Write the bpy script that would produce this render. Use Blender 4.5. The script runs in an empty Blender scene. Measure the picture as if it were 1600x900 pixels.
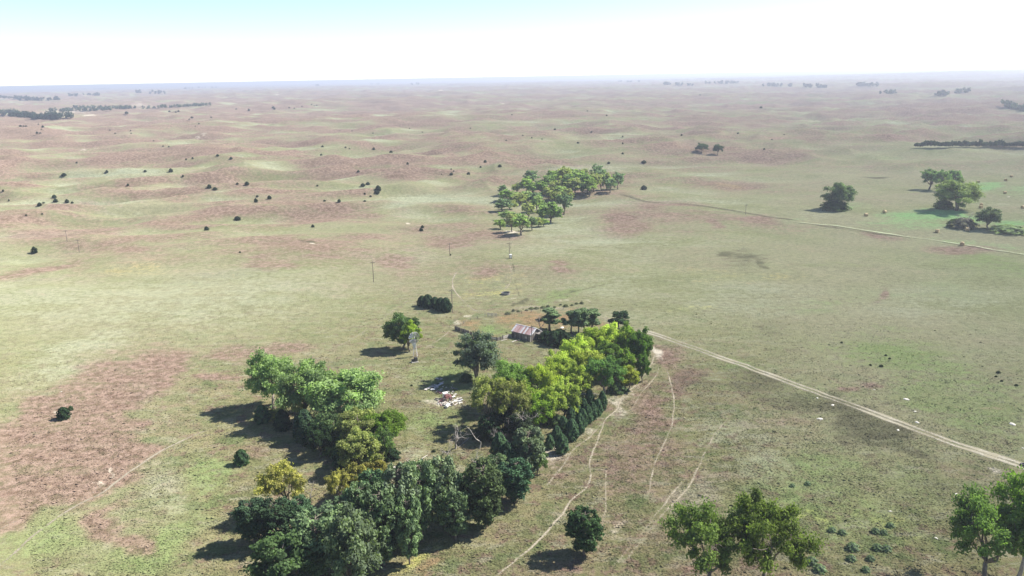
import bpy, math
import numpy as np
from mathutils import Matrix, Vector

# ------------------------------------------------------------------ camera, world, sun, exposure
SC = bpy.context.scene
F, H = 1232.0, 83.0                      # focal length in photo pixels (1600 wide), flying height in metres
PITCH, ROLL = math.atan(330/F), math.atan(30/1600)
SUN_AZ, SUN_EL = math.radians(15), math.radians(46)      # azimuth from +X towards +Y
Fv = np.array([0, math.cos(PITCH), -math.sin(PITCH)])
R0 = np.array([1.0, 0, 0]); U0 = np.array([0, math.sin(PITCH), math.cos(PITCH)])
Rv = math.cos(ROLL)*R0 - math.sin(ROLL)*U0
Uv = math.cos(ROLL)*U0 + math.sin(ROLL)*R0
cam_d = bpy.data.cameras.new('camera'); cam = bpy.data.objects.new('camera', cam_d)
SC.collection.objects.link(cam); SC.camera = cam
cam_d.sensor_width = 36; cam_d.lens = F/1600*36; cam_d.clip_start = 1; cam_d.clip_end = 90000
cam.matrix_world = Matrix(((Rv[0], Uv[0], -Fv[0], 0), (Rv[1], Uv[1], -Fv[1], 0), (Rv[2], Uv[2], -Fv[2], H), (0, 0, 0, 1)))

w = bpy.data.worlds.new('World'); SC.world = w; w.use_nodes = True
wn = w.node_tree.nodes; wl = w.node_tree.links
sky = wn.new('ShaderNodeTexSky'); sky.sky_type = 'NISHITA'; sky.sun_disc = False
sky.sun_elevation = SUN_EL; sky.sun_rotation = math.pi/2 - SUN_AZ
sky.altitude = 900; sky.air_density = 0.8; sky.dust_density = 0.4; sky.ozone_density = 1.0
bg = wn['Background']; bg.inputs['Strength'].default_value = 0.08
wl.new(sky.outputs[0], bg.inputs['Color'])

sl = bpy.data.lights.new('sun', 'SUN'); sl.energy = 4.8; sl.angle = math.radians(0.5); sl.color = (1.0, 0.95, 0.88)
so = bpy.data.objects.new('sun', sl); SC.collection.objects.link(so)
sd = Vector((math.cos(SUN_EL)*math.cos(SUN_AZ), math.cos(SUN_EL)*math.sin(SUN_AZ), math.sin(SUN_EL)))
so.rotation_euler = sd.to_track_quat('Z', 'Y').to_euler()

SC.view_settings.view_transform = 'Standard'; SC.view_settings.look = 'None'
SC.view_settings.exposure = 1.42; SC.view_settings.gamma = 1.0
SC.cycles.max_bounces = 6; SC.cycles.diffuse_bounces = 3; SC.cycles.volume_bounces = 0; SC.cycles.transparent_max_bounces = 12

# ------------------------------------------------------------------ noise and terrain height
def _hash(ix, iy, s):
    n = (ix.astype(np.int64)*374761393 + iy.astype(np.int64)*668265263 + s*1442695041) & 0xffffffff
    n = ((n ^ (n >> 13))*1274126177) & 0xffffffff
    return ((n ^ (n >> 16)) & 0xffff)/65535.0
def perlin(x, y, s=0):
    x = np.asarray(x, float); y = np.asarray(y, float)
    ix = np.floor(x); iy = np.floor(y); fx = x-ix; fy = y-iy
    ux = fx*fx*fx*(fx*(fx*6-15)+10); uy = fy*fy*fy*(fy*(fy*6-15)+10)
    def g(dx, dy):
        a = _hash(ix+dx, iy+dy, s)*2*math.pi
        return np.cos(a)*(fx-dx) + np.sin(a)*(fy-dy)
    return 1.5*((g(0,0)*(1-ux)+g(1,0)*ux)*(1-uy) + (g(0,1)*(1-ux)+g(1,1)*ux)*uy)
def fbm(x, y, s=0, o=3):
    t = 0; a = 1
    for k in range(o): t = t + a*perlin(x*2**k, y*2**k, s+k*17); a *= .5
    return t
def sst(a, b, x):
    t = np.clip((x-a)/(b-a), 0, 1); return t*t*(3-2*t)
def height(x, y):
    x = np.asarray(x, float); y = np.asarray(y, float)
    d = np.hypot(x, y); az = x/np.maximum(y, 1)
    far = sst(230, 800, d)
    flat_r = 1 - .8*sst(.12, .3, az)*(1-sst(650, 1000, d))          # hay meadow stays level
    left = 1 + .5*sst(-.05, -.3, az)*(1-sst(500, 900, d))
    c, s = math.cos(.35), math.sin(.35); X = x*c+y*s; Y = -x*s+y*c
    wx = X + 40*perlin(X/170, Y/170, 5)
    n1 = 1-2*np.abs(perlin(wx/290, Y/105, 1)); n2 = 1-2*np.abs(perlin(wx/130+7, Y/60, 2))
    n3 = 1-2*np.abs(perlin(wx/70+2, Y/30, 6))
    dune = 7*n1 + 5*n2 + 2.6*n3*sst(3500, 1800, d) + 8*perlin(X/800, Y/420, 3)
    dist = 1 + .9*sst(1200, 5000, d)
    h = far*flat_r*left*dune*dist*(1-.6*sst(7000, 14000, d))
    h = h + (.9*perlin(x/70, y/60, 9) + .35*perlin(x/23, y/21, 10))*(.35+.65*sst(260, 400, d))
    near_yard = 1 - .85*(1-sst(120, 150, np.hypot(x, y-190)))
    h = h*np.where(d < 350, near_yard, 1)
    h = h + 42*sst(.12, .6, az)*sst(5500, 9500, d)*(1-sst(20000, 30000, d)*.3)*(.8+.3*perlin(x/2600, y/1500, 12))
    return h
def at(u, v, lift=0.0):
    """point of the terrain seen in direction (u, v) of the survey picture"""
    d = Fv*F + Rv*(u-800) + Uv*(450-v); d = d/np.linalg.norm(d)
    t0 = H/max(-d[2], 1e-4)
    ts = np.linspace(.6, 1.35, 500)*t0
    px, py, pz = d[0]*ts, d[1]*ts, H+d[2]*ts
    g = pz - height(px, py); k = int(np.argmax(g < 0)) if (g < 0).any() else 499
    k = max(k, 1); a = g[k-1]/(g[k-1]-g[k]+1e-9); t = ts[k-1] + a*(ts[k]-ts[k-1])
    x, y = d[0]*t, d[1]*t
    return np.array([x, y, float(height(x, y))+lift])
def proj(P):
    q = np.asarray(P) - np.array([0, 0, H]); z = q@Fv
    return 800+F*(q@Rv)/z, 450-F*(q@Uv)/z, z
def size_from(u, v, topv, wpx):
    P = at(u, v); z = proj(P)[2]; h = max(.5, (v-topv)*z/F)
    for _ in range(6):
        tv = proj(P+np.array([0, 0, h]))[1]; h *= (v-topv)/max(v-tv, .01)
    return P, h, wpx*z/F

# ------------------------------------------------------------------ materials
def new_mat(name):
    m = bpy.data.materials.new(name); m.use_nodes = True; nt = m.node_tree; nt.nodes.clear()
    out = nt.nodes.new('ShaderNodeOutputMaterial'); return m, nt, out
def N(nt, kind, **kw):
    n = nt.nodes.new(kind)
    for k, v in kw.items():
        if k.startswith('i_'): n.inputs[k[2:]].default_value = v
        else: setattr(n, k, v)
    return n
def mixc(nt, fac, a, b, mode='MIX'):
    n = nt.nodes.new('ShaderNodeMix'); n.data_type = 'RGBA'; n.blend_type = mode; n.clamp_factor = True
    for sock, v in ((n.inputs[0], fac), (n.inputs[6], a), (n.inputs[7], b)):
        if isinstance(v, (int, float)): sock.default_value = v
        elif isinstance(v, tuple): sock.default_value = (*v, 1)
        else: nt.links.new(v, sock)
    return n.outputs[2]
def mth(nt, op, a, b=0.0, c=None):
    n = nt.nodes.new('ShaderNodeMath'); n.operation = op
    for i, v in enumerate((a, b) if c is None else (a, b, c)):
        if isinstance(v, (int, float)): n.inputs[i].default_value = v
        else: nt.links.new(v, n.inputs[i])
    return n.outputs[0]
def noise(nt, vec, scale, detail=3, rough=.55):
    n = N(nt, 'ShaderNodeTexNoise', i_Scale=scale, i_Detail=detail, i_Roughness=rough)
    nt.links.new(vec, n.inputs['Vector']); return n.outputs[0]
def rng_map(nt, v, a, b, c=0, d=1):
    n = N(nt, 'ShaderNodeMapRange'); n.interpolation_type = 'SMOOTHSTEP'; nt.links.new(v, n.inputs[0])
    for i, q in enumerate((a, b, c, d)): n.inputs[i+1].default_value = q
    return n.outputs[0]

def ground_material():
    m, nt, out = new_mat('prairie_ground')
    geo = N(nt, 'ShaderNodeNewGeometry'); pos = geo.outputs['Position']
    mp = N(nt, 'ShaderNodeMapping'); nt.links.new(pos, mp.inputs[0]); mp.inputs['Rotation'].default_value = (0, 0, .5); mp.inputs['Scale'].default_value = (.45, 1, 1)
    vm = mp.outputs[0]
    n_big = noise(nt, pos, .012, 4); n_mid = noise(nt, vm, .06, 5, .62); n_sm = noise(nt, pos, .45, 5, .7); n_fine = noise(nt, pos, 2.6, 3, .7)
    n_m2 = noise(nt, vm, .19, 5, .65)
    def att(name): return N(nt, 'ShaderNodeAttribute', attribute_name=name).outputs['Fac']
    jit = mth(nt, 'ADD', mth(nt, 'MULTIPLY', mth(nt, 'SUBTRACT', n_m2, .5), 1.3), mth(nt, 'MULTIPLY', mth(nt, 'SUBTRACT', n_sm, .5), 1.3))
    jit = mth(nt, 'ADD', jit, mth(nt, 'MULTIPLY', mth(nt, 'SUBTRACT', n_mid, .5), 1.1))
    def mask(name, lo=.3, hi=1.1, j=1.0): return rng_map(nt, mth(nt, 'ADD', att(name), mth(nt, 'MULTIPLY', jit, j)), lo, hi)
    col = mixc(nt, rng_map(nt, n_mid, .35, .65), (.208, .218, .114), (.255, .265, .15))
    col = mixc(nt, rng_map(nt, n_big, .4, .62), col, (.25, .242, .148))
    # near ground: darker olive and brown weeds
    n_a = noise(nt, pos, .22, 6, .72); n_b = noise(nt, vm, .33, 6, .74); n_c = noise(nt, pos, .1, 5, .7)
    near = mixc(nt, rng_map(nt, n_m2, .4, .6), (.15, .155, .072), (.21, .19, .10))
    near = mixc(nt, mth(nt, 'MULTIPLY', rng_map(nt, n_a, .5, .62), .85), near, (.165, .115, .085))
    near = mixc(nt, mth(nt, 'MULTIPLY', rng_map(nt, n_b, .5, .64), .85), near, (.255, .245, .162))
    near = mixc(nt, mth(nt, 'MULTIPLY', rng_map(nt, n_c, .53, .64), .75), near, (.105, .135, .055))
    near = mixc(nt, mth(nt, 'MULTIPLY', rng_map(nt, n_sm, .56, .68), .6), near, (.095, .10, .052))
    col = mixc(nt, att('near'), col, near)
    col = mixc(nt, mask('pale'), col, (.275, .288, .19))
    col = mixc(nt, mask('green'), col, (.17, .225, .085))
    col = mixc(nt, mask('lush'), col, (.19, .335, .13))
    col = mixc(nt, mask('yellow'), col, (.36, .36, .11))
    red = mixc(nt, rng_map(nt, n_sm, .35, .65), (.15, .09, .072), (.262, .178, .15))
    col = mixc(nt, mth(nt, 'MULTIPLY', mask('red', .1, 1.12), .8), col, red)
    col = mixc(nt, mask('rust', .25, .95), col, (.25, .175, .095))
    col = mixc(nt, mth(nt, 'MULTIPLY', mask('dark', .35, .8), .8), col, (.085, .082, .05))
    col = mixc(nt, mask('sand', .3, .95, .8), col, (.50, .45, .36))
    # tufts and weeds at grass scale
    fine = mth(nt, 'ADD', mth(nt, 'MULTIPLY', n_fine, .9), mth(nt, 'MULTIPLY', n_sm, .7))
    col = mixc(nt, 1.0, col, mixc(nt, rng_map(nt, fine, .55, 1.05), (.66, .66, .66), (1.28, 1.28, 1.26)), 'MULTIPLY')
    b = N(nt, 'ShaderNodeBsdfDiffuse', i_Roughness=.9); nt.links.new(col, b.inputs[0])
    bump = N(nt, 'ShaderNodeBump', i_Strength=.55, i_Distance=.5)
    nt.links.new(fine, bump.inputs['Height']); nt.links.new(bump.outputs[0], b.inputs['Normal'])
    nt.links.new(b.outputs[0], out.inputs[0]); return m
GROUND = ground_material()

def leaf_material(name, trans=.3):
    m, nt, out = new_mat(name)
    oi = N(nt, 'ShaderNodeObjectInfo'); a = N(nt, 'ShaderNodeAttribute', attribute_name='var')
    f = rng_map(nt, a.outputs['Fac'], 0, 1, .62, 1.38)
    cc = N(nt, 'ShaderNodeCombineColor'); 
    nt.links.new(mth(nt, 'MULTIPLY', f, 1.05), cc.inputs[0]); nt.links.new(f, cc.inputs[1]); nt.links.new(mth(nt, 'ADD', mth(nt, 'MULTIPLY', f, .6), .35), cc.inputs[2])
    col = mixc(nt, 1.0, oi.outputs['Color'], cc.outputs[0], 'MULTIPLY')
    d = N(nt, 'ShaderNodeBsdfDiffuse'); t = N(nt, 'ShaderNodeBsdfTranslucent'); mx = N(nt, 'ShaderNodeMixShader', i_Fac=trans)
    nt.links.new(col, d.inputs[0]); nt.links.new(mixc(nt, 1.0, col, (1.1, 1.25, .6), 'MULTIPLY'), t.inputs[0])
    nt.links.new(d.outputs[0], mx.inputs[1]); nt.links.new(t.outputs[0], mx.inputs[2]); nt.links.new(mx.outputs[0], out.inputs[0])
    return m
LEAF = leaf_material('broad_leaves', .4); NEEDLE = leaf_material('needles', .22)

def plain(name, c1, c2=None, scale=3.0, rough=.85, metal=0.0, stretch=(1, 1, 1)):
    m, nt, out = new_mat(name); c2 = c2 or tuple(x*.6 for x in c1)
    tc = N(nt, 'ShaderNodeTexCoord'); mp = N(nt, 'ShaderNodeMapping'); mp.inputs['Scale'].default_value = stretch
    oi = N(nt, 'ShaderNodeObjectInfo'); nt.links.new(tc.outputs['Object'], mp.inputs[0])
    va = N(nt, 'ShaderNodeVectorMath', operation='ADD'); nt.links.new(mp.outputs[0], va.inputs[0])
    cx = N(nt, 'ShaderNodeCombineXYZ'); nt.links.new(mth(nt, 'MULTIPLY', oi.outputs['Random'], 37), cx.inputs[0]); nt.links.new(cx.outputs[0], va.inputs[1])
    n = noise(nt, va.outputs[0], scale, 4, .65)
    col = mixc(nt, rng_map(nt, n, .36, .64), c1, c2)
    b = N(nt, 'ShaderNodeBsdfPrincipled', i_Roughness=rough, i_Metallic=metal); nt.links.new(col, b.inputs['Base Color'])
    bp = N(nt, 'ShaderNodeBump', i_Strength=.3, i_Distance=.03); nt.links.new(n, bp.inputs['Height']); nt.links.new(bp.outputs[0], b.inputs['Normal'])
    nt.links.new(b.outputs[0], out.inputs[0]); return m
BARK = plain('bark', (.10, .08, .06), (.19, .16, .13), 2.5, .9, 0, (1, 1, .3))
DEADWOOD = plain('dead_wood', (.34, .31, .28), (.2, .18, .16), 3, .9, 0, (1, 1, .3))
BLEACHED = plain('bleached_wood', (.46, .43, .38), (.32, .29, .25), 3, .9)
GREYWOOD = plain('weathered_wood', (.20, .19, .175), (.12, .105, .095), 4, .9, 0, (1, 1, .2))
DARKWOOD = plain('dark_weathered_wood', (.105, .09, .078), (.055, .048, .042), 4, .9, 0, (1, 1, .2))
TIN = plain('galvanised_tin', (.46, .46, .47), (.36, .35, .35), 2, .5, .1)
RUST = plain('rusty_tin', (.27, .165, .15), (.2, .11, .095), 1.6, .7, 0)
PINKTIN = plain('faded_red_tin', (.34, .24, .235), (.27, .17, .165), 1.4, .65, 0)
WHITEP = plain('white_paint', (.72, .72, .7), (.58, .57, .54), 2, .6)
BLACKM = plain('black_rubber', (.03, .03, .032), (.05, .048, .045), 3, .8)
REDM = plain('red_machinery_paint', (.20, .085, .08), (.12, .055, .05), 3, .6)
HAY = plain('hay', (.34, .27, .15), (.22, .17, .09), 6, .95)
STONE = plain('pale_stone', (.5, .48, .43), (.36, .34, .29), 3, .9)
POLEWOOD = plain('pole_wood', (.16, .13, .105), (.1, .08, .065), 3, .9)
def water_mat():
    m, nt, out = new_mat('tank_water'); b = N(nt, 'ShaderNodeBsdfPrincipled', i_Roughness=.5); b.inputs['Base Color'].default_value = (.02, .03, .03, 1)
    nz = noise(nt, N(nt, 'ShaderNodeNewGeometry').outputs['Position'], 4); bp = N(nt, 'ShaderNodeBump', i_Strength=.1); nt.links.new(nz, bp.inputs['Height']); nt.links.new(bp.outputs[0], b.inputs['Normal'])
    nt.links.new(b.outputs[0], out.inputs[0]); return m
WATER = water_mat()

# ------------------------------------------------------------------ mesh helpers
COL = SC.collection
def mesh_np(name, V, Fc, mat, attrs=None, smooth=False):
    """V (n,3); Fc list of face index arrays of equal size, or an (m,k) array"""
    V = np.asarray(V, np.float32); Fc = np.asarray(Fc, np.int32); k = Fc.shape[1]
    me = bpy.data.meshes.new(name); me.vertices.add(len(V)); me.vertices.foreach_set('co', V.ravel())
    me.loops.add(Fc.size); me.loops.foreach_set('vertex_index', Fc.ravel())
    me.polygons.add(len(Fc)); me.polygons.foreach_set('loop_start', np.arange(0, Fc.size, k, dtype=np.int32))
    me.polygons.foreach_set('loop_total', np.full(len(Fc), k, np.int32))
    if smooth: me.polygons.foreach_set('use_smooth', np.ones(len(Fc), bool))
    for an, av in (attrs or {}).items():
        me.attributes.new(an, 'FLOAT', 'POINT').data.foreach_set('value', np.asarray(av, np.float32))
    me.materials.append(mat); me.update(calc_edges=True); return me
def link(name, me, parent=None, loc=None, rz=0, scale=None):
    o = bpy.data.objects.new(name, me); COL.objects.link(o)
    if parent is not None: o.parent = parent
    if loc is not None: o.location = Vector([float(c) for c in loc])
    if rz: o.rotation_euler.z = rz
    if scale is not None: o.scale = scale
    return o
def tag(o, label=None, cat=None, group=None, kind=None):
    if label: o['label'] = label
    if cat: o['category'] = cat
    if group: o['group'] = group
    if kind: o['kind'] = kind
    return o
class MB:
    def __init__(s): s.v = []; s.f = []
    def add(s, V, Q):
        b = len(s.v); s.v += [tuple(map(float, p)) for p in V]; s.f += [tuple(i+b for i in q) for q in Q]
    def box(s, c, d, rz=0, rx=0, ry=0):
        M = Matrix.Rotation(rz, 3, 'Z')@Matrix.Rotation(ry, 3, 'Y')@Matrix.Rotation(rx, 3, 'X'); c = Vector([float(q) for q in c])
        V = [c + M@Vector((sx*d[0]/2, sy*d[1]/2, sz*d[2]/2)) for sz in (-1, 1) for sx, sy in ((-1, -1), (1, -1), (1, 1), (-1, 1))]
        s.add(V, [(0, 3, 2, 1), (4, 5, 6, 7), (0, 1, 5, 4), (1, 2, 6, 5), (2, 3, 7, 6), (3, 0, 4, 7)]); return s
    def tube(s, P, Rr, n=6, cap=True):
        P = [Vector([float(c) for c in p]) for p in P]; V = []; Q = []
        up = None
        for i, p in enumerate(P):
            t = (P[min(i+1, len(P)-1)] - P[max(i-1, 0)]).normalized()
            a = t.cross(Vector((0, 0, 1)) if abs(t.z) < .9 else Vector((1, 0, 0))).normalized(); b = t.cross(a)
            if up is not None and a.dot(up) < 0: a, b = -a, -b
            up = a
            for k in range(n):
                an = 2*math.pi*k/n; V.append(p + (a*math.cos(an) + b*math.sin(an))*Rr[i])
        for i in range(len(P)-1):
            for k in range(n): Q.append((i*n+k, i*n+(k+1) % n, (i+1)*n+(k+1) % n, (i+1)*n+k))
        if cap: Q.append(tuple(range((len(P)-1)*n, len(P)*n))); Q.append(tuple(reversed(range(n))))
        s.add(V, Q); return s
    def mesh(s, name, mat, smooth=False):
        me = bpy.data.meshes.new(name); me.from_pydata(s.v, [], s.f); me.materials.append(mat)
        if smooth: me.polygons.foreach_set('use_smooth', [True]*len(me.polygons))
        me.update(); return me
    def obj(s, name, mat, parent=None, **kw): return link(name, s.mesh(name, mat, kw.pop('smooth', False)), parent, **kw)
def empty(name, loc, rz=0):
    o = bpy.data.objects.new(name, None); COL.objects.link(o); o.location = Vector([float(c) for c in loc]); o.rotation_euler.z = rz; o.empty_display_size = .5
    return o
#GROUND_BEGIN
# ------------------------------------------------------------------ the ground sheet
def ell(u, v, cu, cv, ru, rv, rot=0, soft=.75):
    c, s = math.cos(math.radians(rot)), math.sin(math.radians(rot)); du, dv = u-cu, v-cv
    q = np.sqrt(((du*c+dv*s)/ru)**2 + ((-du*s+dv*c)/rv)**2)
    return 1 - sst(1-soft, 1+soft, q)
def poly(u, v, pts, soft):
    """signed distance to polygon -> 0..1"""
    pts = np.array(pts, float); n = len(pts); ins = np.zeros(u.shape, bool); dm = np.full(u.shape, 1e9)
    for i in range(n):
        (x1, y1), (x2, y2) = pts[i], pts[(i+1) % n]
        c = ((y1 > v) != (y2 > v)) & (u < (x2-x1)*(v-y1)/((y2-y1) if y2 != y1 else 1e-9)+x1); ins ^= c
        t = np.clip(((u-x1)*(x2-x1)+(v-y1)*(y2-y1))/((x2-x1)**2+(y2-y1)**2), 0, 1)
        dm = np.minimum(dm, np.hypot(u-x1-t*(x2-x1), v-y1-t*(y2-y1)))
    return np.clip(.5 + np.where(ins, dm, -dm)/(2*soft), 0, 1)
def cover(X, Y):
    q = np.stack([X, Y, np.full_like(X, -H)], 1); zz = q@Fv; front = zz > 10; zs = np.where(front, zz, 1e9)
    u = 800+F*(q@Rv)/zs; v = 450-F*(q@Uv)/zs; u = np.where(front, u, 5000); v = np.where(front, v, 2000)
    d = np.hypot(X, Y); wv = 900*np.clip((v-118)/700, .02, 1)/16
    n1 = fbm(X/38, Y/38, 21, 3); n2 = fbm(X/38, Y/38, 31, 3)
    u0, v0 = u, v; n1 = n1 + .5*fbm(X/9, Y/9, 25, 3)*sst(600, 150, d); n2 = n2 + .5*fbm(X/9, Y/9, 35, 3)*sst(600, 150, d)
    u = u + n1*wv*.9; v = v + n2*wv*.36
    E = lambda *a, **k: ell(u, v, *a, **k)
    near = .2 + .8*sst(440, 640, v)
    near = np.maximum(near, .9*E(720, 560, 240, 120))
    near = near*(1-.6*sst(1050, 1350, u)*(1-sst(640, 860, v)))*(1-.45*sst(420, 150, u)*(1-sst(850, 950, v)))
    # far dunes: pink bands on slopes, pale green in hollows
    s = 1/(1+d/5000)
    bn = fbm(X/210+3, Y/120, 41, 4); bn2 = fbm(X/620, Y/420, 51, 3)
    farw = sst(520, 330, v)*(1-.6*sst(1050, 1350, u)*sst(190, 280, v)); leftw = sst(900, 500, u)
    hz = (height(X, Y)-height(X-14, Y-26))/3.0
    bn3 = fbm(X/90, Y/45, 43, 3)*sst(3500, 1500, d)
    red = farw*(.44 + .16*sst(280, 170, v) + .62*bn + .28*bn2 + .45*bn3 + .35*np.clip(hz, -1, 1))*(.85+.3*leftw) + .1*sst(260, 170, v)
    red = np.maximum(red, poly(u, v, [(-200, 700), (0, 663), (93, 583), (127, 566), (245, 543), (291, 548), (312, 562), (291, 588), (262, 617), (215, 640), (222, 660), (278, 685), (265, 703), (211, 731), (165, 760), (105, 790), (42, 792), (0, 845), (-200, 960)], 14)*.95)
    for e in [(345, 595, 26, 9, 0), (410, 543, 70, 13, -8), (350, 560, 40, 9, 0), (160, 815, 28, 34, 0), (200, 850, 30, 14), (750, 428, 34, 11, -6), (975, 350, 46, 21, -6), (1040, 325, 55, 8), (1116, 350, 13, 8),
              (1190, 345, 36, 6, 5), (1385, 368, 40, 5, 5), (1500, 395, 60, 7), (880, 425, 24, 8), (870, 415, 16, 5), (700, 378, 60, 12), (760, 372, 60, 8), (480, 388, 90, 14), (560, 372, 60, 12), (420, 422, 60, 12), (205, 400, 30, 14),
              (110, 372, 110, 22, -8), (90, 340, 110, 10, -8), (60, 430, 110, 10, -8), (520, 345, 90, 12), (450, 330, 80, 12), (340, 290, 70, 14), (1070, 245, 90, 9), (1190, 250, 100, 10), (1130, 290, 70, 9), (1240, 232, 60, 6), (1383, 457, 8, 8),
              (1075, 600, 30, 26), (1045, 560, 26, 18), (1360, 610, 30, 7), (630, 410, 40, 8), (250, 260, 90, 8), (820, 265, 110, 9), (1320, 620, 14, 8), (900, 300, 40, 8), (1000, 640, 40, 40)]:
        red = np.maximum(red, .98*E(*e))
    red = np.maximum(red, .62*E(1000, 720, 80, 60, -40))
    red = np.maximum(red, .5*sst(620, 760, v)*sst(780, 880, u)*sst(1250, 1050, u)*(.55+.9*fbm(X/17, Y/17, 45, 3)))
    red = np.maximum(red, .42*sst(560, 640, v)*(.3+.9*fbm(X/26, Y/22, 46, 3)))
    for e in [(530, 362, 80, 10, -4), (600, 300, 90, 8), (300, 470, 200, 26, -6), (250, 340, 90, 12, -6)]: red = red*(1-.8*E(*e))
    pale = farw*(.15-.6*bn-.5*bn3-.4*np.clip(hz, -1, 1)) + .35*sst(140, 400, v)*sst(700, 430, v)*(.35+.9*fbm(X/90, Y/55, 61, 3))
    for e in [(300, 470, 260, 50, -6), (120, 560, 130, 30, -20), (640, 405, 90, 16), (60, 470, 140, 36), (230, 610, 30, 20), (260, 770, 50, 60, 20), (1180, 470, 170, 30), (1170, 690, 120, 60, 20), (1450, 470, 150, 30), (1110, 780, 60, 40, -40), (640, 700, 40, 20)]:
        pale = np.maximum(pale, .62*E(*e))
    green = .42*sst(1000, 1300, u)*sst(330, 440, v)*(.4+.9*fbm(X/45, Y/30, 71, 3)) + .35*sst(560, 420, v)*sst(330, 420, v)*(.3+fbm(X/80, Y/30, 72, 3))
    for e in [(1330, 780, 190, 70, 8), (1500, 620, 140, 70, 20), (1420, 560, 170, 30, 10), (790, 512, 44, 12), (840, 600, 80, 40), (690, 590, 70, 30), (1290, 720, 90, 30, 20), (700, 660, 60, 30), (60, 840, 90, 50), (240, 860, 120, 40, -20), (350, 760, 60, 60), (870, 466, 55, 6, -15), (980, 640, 24, 24), (1150, 575, 50, 12, 20)]:
        green = np.maximum(green, .72*E(*e))
    lush = np.zeros_like(u)
    for e, k in [((1450, 341, 100, 11, 3), .75), ((1585, 350, 50, 8), 1), ((1490, 340, 50, 6), 1), ((1540, 293, 26, 5), .9), ((1330, 326, 40, 8), .55), ((1230, 347, 40, 5), .5), ((1420, 352, 90, 10), .6), ((1590, 300, 40, 10), .5), ((1370, 252, 60, 5), .45), ((1200, 228, 50, 4), .4), ((1520, 380, 110, 14, 8), .45)]:
        lush = np.maximum(lush, k*E(*e))
    yellow = np.zeros_like(u)
    for e, k in [((1138, 290, 22, 5), .9), ((370, 245, 60, 8), .4), ((200, 430, 70, 14), .5), ((760, 445, 70, 20), .45), ((1070, 480, 60, 8), .5), ((800, 470, 40, 6), .2), ((1240, 850, 30, 26), .3), ((1320, 800, 90, 12, 10), .5), ((640, 870, 60, 10, -30), .65), ((1150, 430, 120, 16), .35), ((1400, 850, 80, 16), .3)]:
        yellow = np.maximum(yellow, k*E(*e))
    rust = np.zeros_like(u)
    for e, k in [((850, 500, 60, 10), .75), ((745, 508, 26, 8), .7), ((780, 524, 10, 4), .9), ((900, 512, 60, 9), .5), ((830, 492, 60, 5), .6), ((850, 481, 60, 3), .35), ((650, 885, 50, 8, -30), .5)]: rust = np.maximum(rust, 1.1*k*E(*e))
    rust = rust*(1-.6*E(782, 512, 30, 7, 4)); green = np.maximum(green, .95*E(782, 512, 42, 8, 4))
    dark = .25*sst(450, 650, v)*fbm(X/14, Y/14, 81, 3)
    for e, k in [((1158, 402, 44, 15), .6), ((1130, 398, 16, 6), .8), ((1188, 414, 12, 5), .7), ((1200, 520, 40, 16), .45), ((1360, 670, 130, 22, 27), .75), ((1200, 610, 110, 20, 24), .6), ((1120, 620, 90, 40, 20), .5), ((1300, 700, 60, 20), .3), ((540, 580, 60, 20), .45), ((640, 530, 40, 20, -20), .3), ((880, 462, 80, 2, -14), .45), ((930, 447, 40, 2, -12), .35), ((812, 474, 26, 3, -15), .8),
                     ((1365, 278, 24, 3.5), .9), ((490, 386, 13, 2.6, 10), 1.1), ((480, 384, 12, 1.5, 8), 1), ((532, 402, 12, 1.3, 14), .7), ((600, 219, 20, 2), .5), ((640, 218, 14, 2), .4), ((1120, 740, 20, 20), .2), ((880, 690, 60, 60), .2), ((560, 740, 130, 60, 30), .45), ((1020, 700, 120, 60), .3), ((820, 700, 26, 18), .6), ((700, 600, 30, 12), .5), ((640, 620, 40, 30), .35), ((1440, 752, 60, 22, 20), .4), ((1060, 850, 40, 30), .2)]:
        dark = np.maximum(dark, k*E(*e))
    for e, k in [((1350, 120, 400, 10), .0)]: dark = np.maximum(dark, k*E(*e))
    sand = -.1 + np.zeros_like(u)
    for e, k in [((752, 493, 15, 3), .8), ((722, 503, 30, 3, -12), .55), ((138, 748, 12, 3, -15), .62), ((156, 733, 6, 3), .6), ((102, 651, 9, 3), .6), ((895, 700, 60, 10, -58), .6), ((940, 640, 60, 10, -40), .6), ((690, 622, 24, 8), .5), ((55, 337, 9, 1.2, -8), .6), ((20, 406, 6, 1.0), .5), ((140, 238, 22, 1.2), .6), ((321, 222, 9, 1.2), .75), ((305, 224, 9, 1), .5), ((203, 231, 12, 1), .5), ((434, 153, 4, .8), .8), ((140, 190, 12, 1.2), .9),
                     ((497, 390, 7, 1.2, 12), 1.2), ((649, 351, 5, 1.2), 1), ((1540, 723, 14, 6, 30), .7), ((1565, 734, 14, 4, 30), .6), ((804, 366, 12, 1.6), .9), ((815, 341, 9, 1.5), .8), ((1577, 308, 8, 1.5), .8), ((1561, 320, 10, 2), .6), ((880, 475, 80, 1.6, 3), .5), ((790, 466, 12, 2.5), .55), ((650, 718, 50, 8, -14), .5), ((480, 790, 60, 30, 20), .3), ((688, 146, 5, 1), .9), ((785, 167, 5, .8), .9), ((1026, 553, 12, 8), .7), ((996, 846, 26, 22, -40), .35), ((60, 840, 40, 4, -28), .4),
                     ((100, 180, 60, 3, -4), .6), ((215, 168, 12, 3), .5), ((1450, 398, 4, 1), .5), ((1582, 662, 8, 5), .6), ((1505, 654, 5, 3), .5)]:
        sand = np.maximum(sand, k*E(*e))
    return dict(near=near, red=red, pale=pale, green=green, lush=lush, yellow=yellow, rust=rust, dark=dark, sand=sand)
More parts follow.
